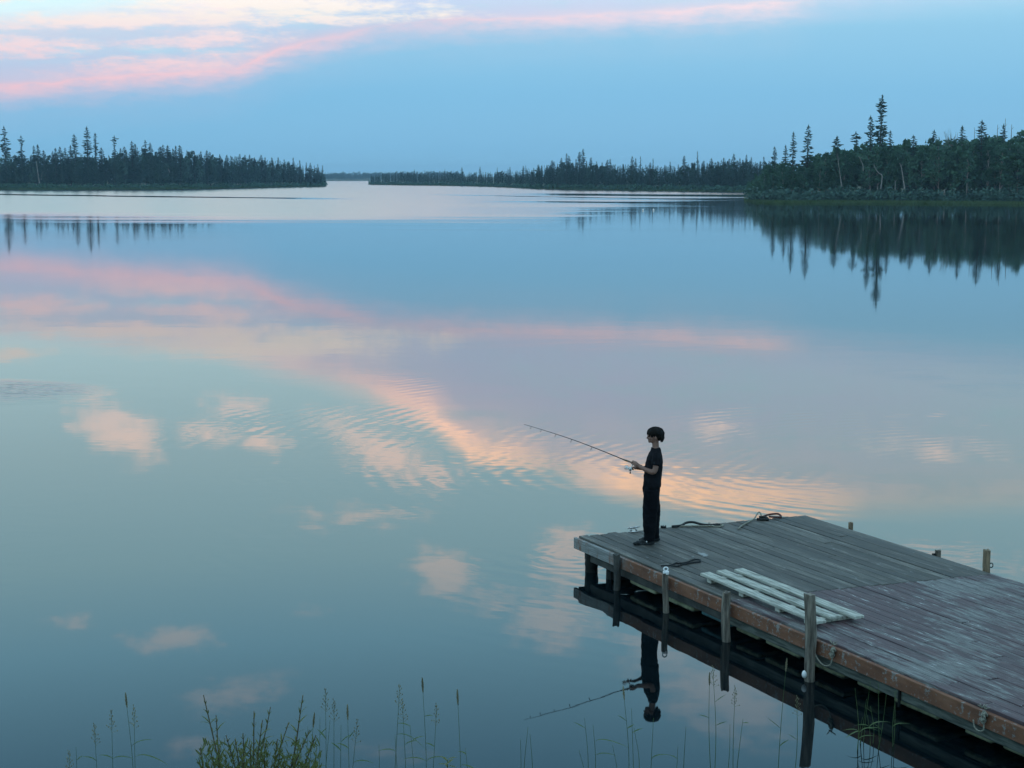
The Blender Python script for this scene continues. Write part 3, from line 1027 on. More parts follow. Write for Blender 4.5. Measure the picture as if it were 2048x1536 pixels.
for i, (px, top, k, lab) in enumerate(RIGHT_T):
    D = interp(px, RIGHT_D) + frand(11, 22)
    me = TALL if k == 4 else (SPR_M[(2, 0, 1)[i % 3]] if k == 0 else CLUB_M[i % 2])
    place('spruce_tree', me, 22 if k == 4 else 16, px, top, D, lab, None, {0: 1.45, 1: 1.6, 4: 1.35}[k] * (1.3 if px in (1921, 1961, 1826, 1865) else 1.0))
# leafy trees in the front rank of the right shore
for i in range(34):
    px = 1532 + i * 17.5 + frand(-6, 6)
    top = interp(px, RIGHT_TOP) + frand(-6, 24)
    D = interp(px, RIGHT_D) + frand(7, 14)
    place('birch_tree', BIR_M[i % 4], 11, px, top, D, 'leafy birch in the front rank of the right shore wood, ' + ('left' if px < 1758 else 'right') + ' of the tallest tree', 'right shore leafy trees ' + ('left' if px < 1758 else 'right') + ' of the tallest tree', frand(0.85, 1.2))


# dead poles and pale leaning trunks
def pale_trunk(name, pix, D, label, mat, r=0.10, cat='dead tree'):
    x0, y0 = spot(pix[0][0], D)
    zg = ground_z(x0, y0)
    pts = []
    for px, py in pix:
        x, y = spot(px, D)
        pts.append(Vector((x - x0, y - y0, height_for(px, py, D, zg))))
    pts = spline(pts, 4)
    n = len(pts)
    parts = tube(pts, [r * (1 - 0.75 * i / n) for i in range(n)], 6)
    k = pts[int(n * 0.7)]
    br = tube([k, k + Vector((0.5, 0.1, 0.5))], [r * 0.4, 0.01], 5)
    o = empty(name, (x0, y0, zg))
    link('trunk', mesh('trunk', parts), mat, o)
    link('branch', mesh('branch', br), mat, o)
    tag(o, label, cat)


DR = 333
pale_trunk('dead_birch_tree', [(1684, 373), (1680, 350), (1676, 325), (1674, 308)], DR - 1, 'pale leaning birch trunk below the bushy-topped spruce on the right shore', M['birch'], 0.13)
pale_trunk('dead_birch_tree', [(1762, 378), (1764, 352), (1757, 346), (1749, 335), (1747, 328)], DR - 2, 'pale crooked forked trunk below the tallest tree', M['birch'], 0.13)
pale_trunk('dead_birch_tree', [(1810, 378), (1806, 355), (1802, 335), (1798, 326)], DR - 1, 'pale curved trunk right of the crooked trunk on the right shore', M['birch'], 0.15)
pale_trunk('dead_birch_tree', [(1791, 381), (1791, 368), (1790, 360)], DR - 2, 'short straight pale trunk between crooked and curved trunks', M['birch'], 0.12)
pale_trunk('dead_birch_tree', [(1726, 342), (1725, 330), (1720, 320), (1716, 312)], DR - 1, 'thin pale upper trunk left of the tallest tree', M['birch'], 0.10)
pale_trunk('dead_birch_tree', [(1863, 367), (1862, 358), (1859, 352)], DR - 2, 'short pale bent trunk in the middle of the right wood', M['birch'], 0.13)
pale_trunk('tree_stump', [(1890, 391), (1890, 384), (1890, 378)], interp(1890, RIGHT_D) + 4, 'short bright white birch stump near the right shore waterline', M['birch'], 0.20, 'stump')
pale_trunk('dead_spruce_tree', [(2006, 300), (2006, 268), (2006, 237)], DR + 10, 'tallest of three thin dead poles near the right edge', M['snag'], 0.12)
pale_trunk('dead_spruce_tree', [(2019, 300), (2019, 270), (2019, 249)], DR + 10, 'right-hand of three thin dead poles near the right edge', M['snag'], 0.11)
pale_trunk('dead_spruce_tree', [(1991, 300), (1991, 270), (1991, 249)], DR + 9, 'left-hand of three thin dead poles near the right edge', M['snag'], 0.10)
pale_trunk('dead_spruce_tree', [(1946, 310), (1946, 280), (1945, 255)], DR + 10, 'thin dead pole left of the dense pointed spruce', M['snag'], 0.09)
pale_trunk('dead_birch_tree', [(79, 368), (76, 345), (74, 322)], 700, 'long pale leaning trunk in front of the left shore wood', M['birch'], 0.30)
pale_trunk('dead_birch_tree', [(82, 360), (84, 349), (86, 343)], 700, 'short pale trunk beside the long leaning one on the left shore', M['birch'], 0.24)
pale_trunk('dead_birch_tree', [(340, 345), (337, 338), (337, 333)], 712, 'short pale trunk below the highest part of the left wood', M['birch'], 0.24)


def twig_tree():
    """bare-twigged birch"""
    rnd = random.Random(5)
    D = DR + 12
    x, y = spot(1899, D)
    zg = ground_z(x, y)
    H = height_for(1899, 256, D, zg)
    tr = tube([(0, 0, -0.3), (0.1, 0, H * 0.4), (0, 0, H * 0.72)], [0.16, 0.11, 0.06], 6)
    parts = []
    for k in range(46):
        a, e = rnd.uniform(0, 6.28), rnd.uniform(0.5, 1.3)
        z0 = H * rnd.uniform(0.62, 0.74)
        L = rnd.uniform(0.14, 0.3) * H
        p = Vector((0, 0, z0))
        q = p + Vector((math.cos(a) * math.cos(e), math.sin(a) * math.cos(e), math.sin(e))) * L * 0.6
        s = q + Vector((math.cos(a + 0.5) * 0.3, math.sin(a + 0.5) * 0.3, 0.8)).normalized() * L * 0.45
        parts.append(tube([p, q, s], [0.04, 0.03, 0.012], 4, False))
    o = empty('birch_tree', (x, y, zg))
    link('trunk', mesh('trunk', tr), M['birch'], o)
    link('crown', mesh('crown', join(*parts)), M['snag'], o)
    tag(o, 'bare-twigged pale birch standing above the right shore wood', 'tree')


twig_tree()


def forest(name, label, xs, D_pts, T_pts, ranks, p_birch, drange, kinds, mats, cap=0.72):
    """wood behind the trees that can be told apart: merged crowns and trunks"""
    Vs, Ts, off = [], [], 0
    tv, tf = [], []
    for px in xs:
        for rk in range(ranks):
            q = px + frand(-4, 4)
            D = interp(q, D_pts) + drange[0] + (drange[1] - drange[0]) * (rk + random.random()) / ranks
            top = interp(q, T_pts)
            x, y = spot(q, D)
            zg = ground_z(x, y)
            if zg < 0.05:
                continue
            H = height_for(q, top, D, zg) * frand(cap, 1.10) * (0.86 if rk == 0 else 1.0)
            if random.random() < p_birch:
                data, ref, w = random.choice(BIRL), 11, frand(0.8, 1.15)
            else:
                data, ref, w = random.choice(SPRL), 12, frand(0.85, 1.3)
            s = H / ref
            cv, ct = data[1]
            a = frand(0, 6.28)
            c, sn = math.cos(a), math.sin(a)
            P = np.empty_like(cv)
            P[:, 0] = (cv[:, 0] * c - cv[:, 1] * sn) * s * w + x
            P[:, 1] = (cv[:, 0] * sn + cv[:, 1] * c) * s * w + y
            P[:, 2] = cv[:, 2] * s + zg
            Vs.append(P)
            Ts.append(ct + off)
            off += len(P)
    me = mesh_np(name, np.concatenate(Vs), np.concatenate(Ts))
    o = link(name, me, mats)
    tag(o, label, 'wood', None, 'stuff')
    return len(me.polygons)


n1 = forest('forest', 'dark mixed wood massed along the left shore', np.arange(-40, 652, 4.5), LEFT_D, LEFT_TOP, 4, 0.14, (5, 45), None, M['spruce'], 0.80)
n2 = forest('forest', 'dark distant wood massed along the middle far shore', np.arange(742, 1580, 4.2), MID_D, MID_TOP, 4, 0.14, (4, 40), None, M['spruce'], 0.80)
n3 = forest('forest', 'dense green wood massed on the right shore', np.arange(1500, 2120, 8.5), RIGHT_D, RIGHT_TOP, 5, 0.7, (9, 42), None, M['leafy'], 0.80)


def understory(name, label, xs, D_pts, drange, hrange, mat, per=70, leaf=0.3, cat='shrubs'):
    V, T = [], []
    for px in xs:
        D = interp(px, D_pts) + frand(*drange)
        x, y = spot(px, D)
        zg = ground_z(x, y)
        if zg < -0.05:
            continue
        hh = frand(*hrange)
        c = Vector((x, y, zg + hh * 0.45))
        for k in range(per):
            d = Vector((random.gauss(0, 1), random.gauss(0, 1), random.gauss(0, 1))).normalized() * random.random() ** 0.4
            p = c + Vector((d.x * hh * 0.8, d.y * hh * 0.8, d.z * hh * 0.55))
            u = Vector((random.gauss(0, 1), random.gauss(0, 1), random.gauss(0, 1))).normalized()
            v = u.orthogonal().normalized()
            s = leaf * frand(0.5, 1.2) * (0.6 + 0.2 * hh)
            o = len(V)
            V.extend((p + u * s, p + v * s * 0.8, p - u * s, p - v * s * 0.8))
            T.append((o, o + 1, o + 2, o + 3))
    me = mesh_np(name, np.array([tuple(v) for v in V]), np.array(T))
    tag(link(name, me, mat), label, cat, None, 'stuff')


understory('shore_shrubs', 'leafy shrubs along the foot of the right shore wood', np.arange(1502, 2110, 3.0), RIGHT_D, (3.5, 12), (0.6, 3.2), M['spruce'])
understory('shore_shrubs', 'low shrubs along the foot of the left shore wood', np.arange(-30, 650, 3.2), LEFT_D, (2.5, 7), (0.9, 2.6), M['leafy'], 44, 0.5)
understory('shore_shrubs', 'low shrubs along the foot of the middle far shore wood', np.arange(742, 1520, 3.0), MID_D, (2.0, 6), (0.9, 2.4), M['leafy'], 36, 0.55)


def sedge(name, label, x0, x1, D_pts, drange, n, hrange):
    V, T = [], []
    for i in range(n):
        px = frand(x0, x1)
        D = interp(px, D_pts) + frand(*drange)
        x, y = spot(px, D)
        zg = max(ground_z(x, y), -0.1)
        hh = frand(*hrange)
        w = hh * 0.09
        a = frand(0, 6.28)
        dx, dy = math.cos(a) * w, math.sin(a) * w
        lx, ly = frand(-0.25, 0.25) * hh, frand(-0.25, 0.25) * hh
        o = len(V)
        V.extend(((x - dx, y - dy, zg), (x + dx, y + dy, zg), (x + lx, y + ly, zg + hh)))
        T.append((o, o + 1, o + 2))
    tag(link(name, mesh_np(name, np.array(V), np.array(T)), M['sedge']), label, 'sedge', None, 'stuff')


sedge('shore_sedge', 'bright green sedge fringe along the right shore waterline', 1489, 2110, RIGHT_D, (-0.6, 2.6), 15000, (0.25, 0.6))
sedge('shore_sedge', 'thin sedge fringe along the left shore waterline', -30, 652, LEFT_D, (-1.0, 4), 7000, (0.5, 1.1))
sedge('shore_sedge', 'thin sedge fringe along the middle far shore waterline', 742, 1510, MID_D, (-1, 4), 5000, (0.5, 1.1))

for i, (px, py, rr) in enumerate([(1875, 402, 0.32), (1896, 403, 0.28), (1916, 402, 0.42), (1906, 403, 0.2)]):
    rm = ellipsoid((0, 0, 0), (rr * 1.3, rr, rr * 0.7), 10, 7)
    rv = [v * (1 + 0.25 * mnoise.noise(v * 3 + Vector((i * 5, 0, 0)))) for v in rm[0]]
    p = at(px, py)
    o = link('shore_rock', mesh('shore_rock', (rv, rm[1])), M['rock'], None, (p.x, p.y, 0.02), smooth=True)
    tag(o, 'pale boulder at the right shore waterline below the white stump', 'rock', 'pale boulders at the right shore waterline')


def far_wood():
    """the low wooded rise closing the gap between the shores"""
    Vs, Ts, off = [], [], 0
    for px in np.arange(640, 920, 1.6):
        for rk in range(2):
            D = 2390 + rk * 130 + frand(0, 90)
            x, y = spot(px, D)
            zg = ground_z(x, y)
            H = frand(6.5, 10.5)
            cv, ct = SPRL[0][1] if random.random() < 0.4 else BIRL[random.randrange(3)][1]
            s = H / 11.5
            P = cv * np.array([s * 1.5, s * 1.5, s], dtype=np.float32) + np.array([x, y, zg], dtype=np.float32)
            Vs.append(P)
            Ts.append(ct + off)
            off += len(P)
    me = mesh_np('forest', np.concatenate(Vs), np.concatenate(Ts))
    tag(link('forest', me, M['spruce']), 'low blue-green wooded rise far off in the gap between both shores', 'wood', None, 'stuff')


far_wood()

for px, lab in ((1286, 'left of two tiny white floats on the water before the middle shore'), (1307, 'right of two tiny white floats on the water before the middle shore')):
    p = at(px, 421)
    V = ellipsoid((0, 0, 0.10), (0.14, 0.14, 0.16), 10, 8)
    o = link('float', mesh('float', join(V, tube([(0, 0, 0.24), (0, 0, 0.34)], [0.03, 0.02], 6))), M['buoy'], None, (p.x, p.y, 0.0), smooth=True)
    tag(o, lab, 'float')


# ---------------------------------------------------------------------- dock
DA = at(1158, 1072, 0.446)
DANG = math.atan2(-0.892, 0.452)
DU = Vector((0.452, -0.892, 0))
DW = Vector((0.892, 0.452, 0))
DECK = 0.446


def dk(s, w, z=0.0):
    return Vector((DA.x, DA.y, 0)) + DU * s + DW * w + Vector((0, 0, z))


def build_dock():
    root = empty('dock', (DA.x, DA.y, 0), DANG)
    tag(root, 'long weathered plank dock with rust-painted edge reaching out over the lake', 'dock')
    Wd, Lend = 3.50, 13.4
    rnd = random.Random(3)
    pitch = 0.1755
    npl = 25
    for k in range(npl):
        w = (k + 0.5) * Wd / npl
        s0 = 0.093 * w + rnd.uniform(-0.03, 0.03) - 0.01
        if k in (1, 2):
            s0 += 0.03
        seam = 3.50 + 0.138 * w + rnd.uniform(-0.012, 0.012)
        gap = rnd.choice([0.002, 0.002, 0.003, 0.003, 0.004, 0.006, 0.010, 0.016])
        width = Wd / npl - gap
        cuts = [s0]
        if k % 3 == 1:
            cuts.append(s0 + rnd.uniform(1.2, 2.3))
        cuts.append(seam)
        b = seam + rnd.uniform(1.2, 4.2)
        while b < Lend - 0.8:
            cuts.append(b)
            b += rnd.uniform(2.4, 3.7)
        cuts.append(Lend)
        for i in range(len(cuts) - 1):
            L = cuts[i + 1] - cuts[i] - rnd.choice([0.005, 0.008, 0.012])
            painted = cuts[i] >= seam - 0.02
            me = boxm('plank', L, width + rnd.uniform(-0.004, 0.003), 0.040, 0.005, max(1, int(L / 0.8)), 0.006, k * 7 + i)
            o = link('plank', me, M['plank_red'] if painted else M['plank'], root,
                     (cuts[i] + 0.003, w + rnd.uniform(-0.002, 0.002), DECK - 0.040 + rnd.uniform(-0.004, 0.004)),
                     (rnd.uniform(-0.012, 0.012), 0, 0))
    # near side fascia in lengths, with the plank ends a touch above it
    x = -0.055
    for i, L in enumerate((4.35, 4.9, 4.1)):
        me = boxm('fascia_board', L - 0.006, 0.048, 0.150, 0.006, 6, 0.008, 50 + i)
        link('fascia_board', me, M['fascia'], root, (x, -0.028, 0.272))
        # object-space wear starts from the board's own end: only the first board is bare there
        x += L
    # end board across the lake end and the far side board
    e0, e1 = Vector((-0.02, 0.0, 0)), Vector((0.093 * Wd - 0.02, Wd, 0))
    ang = math.atan2(e1.y - e0.y, e1.x - e0.x)
    link('end_board', boxm('end_board', (e1 - e0).length, 0.045, 0.15, 0.006, 4, 0.006, 61), M['joist'], root, (e0.x + 0.035, e0.y, 0.250), (0, 0, ang))
    link('side_board', boxm('side_board', Lend - 0.4, 0.045, 0.15, 0.006, 6, 0.006, 62), M['joist'], root, (0.36, Wd - 0.015, 0.250))
    # joists under the deck
    for s in np.arange(0.55, 13.0, 0.9):
        link('joist', boxm('joist', 0.06, Wd - 0.16, 0.13, 0.004), M['joist'], root, (s, Wd / 2 + 0.01, 0.272))
    # lower stringers: dark at the lake end, grey-green nearer the shore
    for i, (a, b, mt, y0) in enumerate(((0.12, 3.3, 'joist', 0.035), (3.31, 8.2, 'beam', 0.028), (8.21, 13.2, 'beam', 0.028))):
        link('stringer', boxm('stringer', b - a, 0.075, 0.125, 0.008, 6, 0.012, 70 + i), M[mt], root, (a, y0 + 0.02, 0.146))
    for w in (1.2, 2.3, 3.40):
        link('stringer', boxm('stringer', 12.6, 0.075, 0.125, 0.008, 4, 0.01, 80 + int(w)), M['joist'], root, (0.5, w, 0.146))
    # foam float blocks glimpsed under the edge
    rnd = random.Random(9)
    s = 1.20
    i = 0
    while s < 12.8:
        L = rnd.choice([0.34, 0.42, 0.55, 0.62])
        blue = 2.15 < s < 3.0
        hgt = rnd.uniform(0.062, 0.078)
        me = boxm('float_block', L, 0.55, hgt, 0.02, 2, 0.02, 90 + i)
        link('float_block', me, M['float_b'] if blue else M['float_y'], root, (s, 0.325 + rnd.uniform(0, 0.04), 0.145 - hgt), (rnd.uniform(-0.03, 0.03), 0, rnd.uniform(-0.02, 0.02)))
        s += L + rnd.choice([0.12, 0.22, 0.36])
        i += 1
    # black panel added behind the floats to keep the underside dark
    link('shade_backing', boxm('shade_backing', 11.6, 0.08, 0.9, 0.01), M['dark'], root, (1.4, 0.82, -0.76))
    # black round pile under the lake corner, and its mate
    for (s, w, r) in ((0.22, 0.075, 0.088), (0.62, 2.9, 0.09)):
        pts = [(0.02, 0, -1.2), (0.0, 0, -0.3), (-0.012, 0, 0.0), (-0.004, 0, 0.12), (0.008, 0, 0.255)]
        link('pile', mesh('pile', tube(spline(pts, 3), [r * (1 + 0.06 * math.sin(i * 1.7)) for i in range(13)], 12)), M['dark'], root, (s, w, 0.016), smooth=True)
    # cross log under the end
    link('brace_log', mesh('brace_log', tube([(0.75, 0.10, 0.06), (0.72, 1.6, 0.05), (0.95, 3.2, 0.05)], [0.075, 0.07, 0.065], 9)), M['dark'], root, smooth=True)
    link('brace_log', mesh('brace_log', tube([(0.62, 0.12, -0.3), (0.66, 0.10, 0.14)], [0.06, 0.055], 9)), M['dark'], root, smooth=True)
    # iron bracket on the lower stringer
    link('bracket', boxm('bracket', 0.03, 0.02, 0.16, 0.004), M['dark'], root, (6.35, 0.0, 0.085))
    return root


build_dock()


def post(name, base, top_z, r, mat, label, lean=(0, 0), n=12, seed=0, extra=None, square=False, flare=0.0):
    rnd = random.Random(seed)
    H = top_z
    rows = 9
    V, F = [], []
    for i in range(rows):
        t = i / (rows - 1)
        z = -0.9 + (H + 0.9) * t
        c = Vector((lean[0] * (z / H) + 0.010 * math.sin(z * 7 + seed), lean[1] * z / H + 0.008 * math.cos(z * 5 + seed), z))
        for k in range(n):
            th = 2 * math.pi * k / n
            rr = r * (1 + 0.20 * mnoise.noise(Vector((math.cos(th) * 2, math.sin(th) * 2, z * 3 + seed * 11)))) * (1 + flare * t)
            if square:
                rr = r / max(abs(math.cos(th)), abs(math.sin(th))) * 0.9
            V.append(c + Vector((rr * math.cos(th), rr * math.sin(th), 0.012 * rnd.uniform(-1, 1) if i == rows - 1 else 0)))
    for i in range(rows - 1):
        for k in range(n):
            k2 = (k + 1) % n
            F.append((i * n + k, i * n + k2, (i + 1) * n + k2, (i + 1) * n + k))
    V.append(Vector((lean[0], lean[1], H - 0.006)))
    for k in range(n):
        F.append(((rows - 1) * n + k, (rows - 1) * n + (k + 1) % n, len(V) - 1))
    o = empty(name, (base.x, base.y, 0))
    link('shaft', mesh('shaft', (V, F)), mat, o)
    tag(o, label, 'post')
    return o


def ztop(base, px, py):
    return at_y(px, py, base.y).z


b = dk(1.16, -0.105)
post('mooring_post', b, ztop(b, 1232, 1108), 0.044, M['joist'], 'dark stake ending flush with the deck near the lake-end corner', (0.01, 0), seed=1)
b = dk(2.31, -0.102)
p2 = post('mooring_post', b, ztop(b, 1334, 1146), 0.038, M['post'], 'thin twisted stake with a white cap beside the black rope', (0.0, 0), seed=2)
zc = ztop(b, 1334, 1146)
link('cap', mesh('cap', join(tube([(0, 0, zc - 0.012), (0, 0, zc + 0.018)], [0.036, 0.038], 14))), M['white_metal'], p2, smooth=False)
link('cap_ring', mesh('cap_ring', tube(spline([(0.026 * math.cos(a), 0.0 + 0.012, zc + 0.044 + 0.024 * math.sin(a)) for a in np.linspace(0, 6.1, 9)], 3), 0.009, 6)), M['white_metal'], p2, smooth=True)
b = dk(3.60, -0.112)
post('mooring_post', b, ztop(b, 1454, 1184), 0.050, M['post'], 'pale barkless log post beside the middle of the white boards', (-0.01, 0), seed=3)
b = dk(5.14, -0.122)
p4 = post('mooring_post', b, ztop(b, 1617, 1188), 0.054, M['post'], 'tallest thick rough log post standing before the white boards', (-0.025, 0.01), seed=4, flare=0.12)
link('rope_float', mesh('rope_float', ellipsoid((-0.066, -0.02, 0.075), (0.03, 0.03, 0.042), 12, 8)), M['white_metal'], p4, smooth=True)
# far side
b = dk(1.17, 3.62)
post('mooring_post', b, ztop(b, 1699, 1046), 0.033, M['post_tan'], 'short flat stake, nearest the far lake corner on the far dock edge', square=True, seed=5)
b = dk(2.92, 3.60)
p6 = post('mooring_post', b, ztop(b, 1878, 1100), 0.036, M['post'], 'short grey post with black bolts on the far dock edge', seed=6)
for dz in (0.0, 0.028):
    zt = ztop(b, 1878, 1112)
    link('bolt', mesh('bolt', tube([(-0.03, -0.02, zt + dz), (-0.075, -0.03, zt + dz)], [0.013, 0.015], 8)), M['dark'], p6)
b = dk(3.78, 3.60)
p7 = post('mooring_post', b, ztop(b, 1977, 1099), 0.044, M['post_tan'], 'tall tan squared post with an iron ring on the far dock edge', square=True, seed=7)
link('ring', mesh('ring', tube(spline([(0.055 + 0.022 * math.cos(a), 0, DECK + 0.045 + 0.028 * math.sin(a)) for a in np.linspace(0, 6.2, 10)], 3), 0.006, 6)), M['dark'], p7, smooth=True)
b = at(1328, 1062, 0.40)
post('mooring_post', b, ztop(b, 1328, 1052), 0.042, M['dark'], 'dark stub barely showing above the lake end behind the boy', square=True, seed=8)


# ------------------------------------------------------------ things on the deck
def build_cleat():
    p = at(1267, 1064, DECK)
    o = empty('dock_cleat', (p.x, p.y, DECK), R(20))
    link('base', boxm('base', 0.12, 0.045, 0.012, 0.004), M['metal'], o, (-0.06, 0, 0.0))
    for s in (-1, 1):
        link('leg', mesh('leg', tube([(s * 0.045, 0, 0.008), (s * 0.025, 0, 0.055)], [0.014, 0.011], 8)), M['metal'], o, smooth=True)
    link('horn', mesh('horn', tube(spline([(-0.092, 0, 0.056), (-0.05, 0, 0.060), (0, 0, 0.060), (0.05, 0, 0.064), (0.092, 0, 0.068)], 3),
                                   [0.006 + 0.009 * math.sin(math.pi * i / 12) for i in range(13)], 8)), M['metal'], o, smooth=True)
    tag(o, 'galvanised dock cleat on the lake end beside the boy', 'cleat')


build_cleat()


def rope(name, pix, r, mat, label, z=DECK, n=6, zs=None, cat='rope'):
    pts = [at(px, py, z) for px, py in pix]
    c = pts[0].copy()
    loc = []
    for i, p in enumerate(pts):
        dz = zs[i] if zs else 0.0
        loc.append(Vector((p.x - c.x, p.y - c.y, r + 0.004 + dz)))
    o = link(name, mesh(name, tube(spline(loc, n), r, 7)), mat, None, (c.x, c.y, z), smooth=True)
    tag(o, label, cat)
    return o


rope('rope', [(1322, 1134), (1340, 1133), (1352, 1128), (1358, 1129), (1372, 1127), (1386, 1122), (1395, 1121), (1401, 1123), (1398, 1126), (1388, 1127), (1376, 1129), (1362, 1132), (1352, 1135), (1342, 1134)],
     0.010, M['rope_dark'], 'black rope lying in a loop on the deck beside the white-capped stake')
rope('hose', [(1344, 1056), (1362, 1054), (1372, 1050), (1386, 1049), (1405, 1052), (1422, 1053), (1440, 1052)], 0.017, M['rope_dark'],
     'dark hose lying along the lake-end edge right of the boy', zs=[0, 0, 0.01, 0.012, 0.0, 0, 0], cat='hose')
rope('rope', [(1350, 1055), (1385, 1054), (1420, 1054), (1436, 1051), (1446, 1052), (1440, 1055), (1425, 1054), (1418, 1048)], 0.011, M['rope_pale'], 'pale rope lying beside the dark hose on the lake-end edge')
rope('rope', [(1476, 1060), (1484, 1053), (1497, 1046), (1508, 1041), (1513, 1036), (1518, 1033), (1522, 1036), (1520, 1041)], 0.010, M['rope_pale'], 'thin pale line looped up at the far end of the deck',
     zs=[0, 0, 0, 0.01, 0.03, 0.05, 0.03, 0])
rope('rope', [(1520, 1041), (1530, 1040), (1528, 1037), (1540, 1034), (1556, 1033), (1562, 1036), (1550, 1038), (1538, 1037)], 0.014, M['rope_red'], 'dull red coiled rope on the far lake corner of the deck', zs=[0, 0, 0.015, 0.02, 0.02, 0, 0.01, 0.01])
rope('rope', [(1514, 1041), (1526, 1042), (1536, 1042), (1530, 1040), (1518, 1040)], 0.018, M['rope_dark'], 'dark rope heap beside the dull red coil', zs=[0, 0, 0, 0.02, 0.02])


def knot(name, s, label, droop):
    p = dk(s, -0.062)
    o = empty(name, (p.x, p.y, 0), DANG)
    parts = []
    rnd = random.Random(int(s * 10))
    for k in range(4):
        zz = 0.345 + 0.022 * k
        pts = [(0.027 * math.cos(a + k) + 0.006 * k, -0.012 + 0.020 * math.sin(a), zz + 0.016 * math.sin(a * 2 + 2.1 * k)) for a in np.linspace(0, 6.3, 8)]
        parts.append(tube(spline(pts, 3), 0.011, 6))
    link('knot', mesh('knot', join(*parts)), M['rope_pale'], o, smooth=True)
    fr = []
    for k in range(9):
        a = rnd.uniform(0, 6.28)
        q = Vector((0.02 * math.cos(a), -0.01, 0.46))
        fr.append(tube([q, q + Vector((rnd.uniform(-0.05, 0.05), rnd.uniform(-0.02, 0.06), rnd.uniform(0.0, 0.05)))], [0.006, 0.003], 5))
    link('frayed_end', mesh('frayed_end', join(*fr)), M['rope_pale'], o, smooth=True)
    link('slack', mesh('slack', tube(spline(droop, 5), 0.0075, 6)), M['rope_pale'], o, smooth=True)
    tag(o, label, 'rope')


knot('rope_knot', 5.42, 'pale frayed rope knot hanging from the dock edge beside the tallest log post',
     [(0.02, -0.02, 0.34), (0.0, -0.03, 0.25), (-0.10, -0.035, 0.215), (-0.22, -0.03, 0.26), (-0.36, -0.02, 0.40)])
knot('rope_knot', 7.56, 'pale frayed rope knot on the dock edge toward the right border',
     [(0.02, -0.02, 0.34), (0.03, -0.03, 0.27), (-0.02, -0.035, 0.245), (-0.08, -0.03, 0.26), (-0.11, -0.02, 0.32)])


def build_boards():
    """three pale boards on short battens lying on the deck"""
    z0 = DECK + 0.006
    TL, TR = at(1402, 1146, 0.53), at(1482, 1137, 0.53)
    BL, BR = at(1630, 1241, 0.53), at(1706, 1236, 0.53)
    u = (BL - TL)
    L = math.hypot(u.x, u.y)
    a = math.atan2(u.y, u.x)
    o = empty('board_panel', (TL.x, TL.y, z0), a)
    nrm = Vector((-math.sin(a), math.cos(a)))
    wid = (TR - TL).dot(Vector((nrm.x, nrm.y, 0)))
    sgn = 1 if wid > 0 else -1
    wid = abs(wid) + 0.03
    offs = (0.055, wid / 2, wid - 0.06)
    for i, y in enumerate(offs):
        sk = 0.10 * i
        me = boxm('board', L + (0.05, -0.02, 0.06)[i], 0.132, 0.034, 0.005, 4, 0.006, 30 + i)
        link('board', me, M['white_board'], o, (sk * 0.2 + (0, -0.03, -0.02)[i], sgn * y, 0.047), (0, 0, 0.004 * (i - 1)))
    for i, x in enumerate((0.14, 0.80, 1.50, L - 0.18)):
        me = boxm('batten', 0.085, wid + 0.02, 0.045, 0.004)
        link('batten', me, M['white_board'], o, (x, sgn * wid / 2, 0.0))
    tag(o, 'three pale weathered boards nailed on battens lying flat on the deck', 'board panel')


build_boards()


# --------------------------------------------------------------------- person
def remeshed(name, vf, voxel, smooth_it=4, mat=None, parent=None, disp=None):
    me0 = mesh(name + '_raw', vf)
    tmp = bpy.data.objects.new(name + '_raw', me0)
    COL.objects.link(tmp)
    m = tmp.modifiers.new('r', 'REMESH')
    m.mode = 'VOXEL'
    m.voxel_size = voxel
    s = tmp.modifiers.new('s', 'SMOOTH')
    s.iterations = smooth_it
    s.factor = 0.5
    dg = bpy.context.evaluated_depsgraph_get()
    me = bpy.data.meshes.new_from_object(tmp.evaluated_get(dg))
    me.name = name
    bpy.data.objects.remove(tmp)
    bpy.data.meshes.remove(me0)
    if disp:
        nv = [v.normal.copy() for v in me.vertices]
        for v, nn in zip(me.vertices, nv):
            v.co += nn * disp(v.co)
    me.materials.clear()
    return link(name, me, mat, parent, smooth=True)


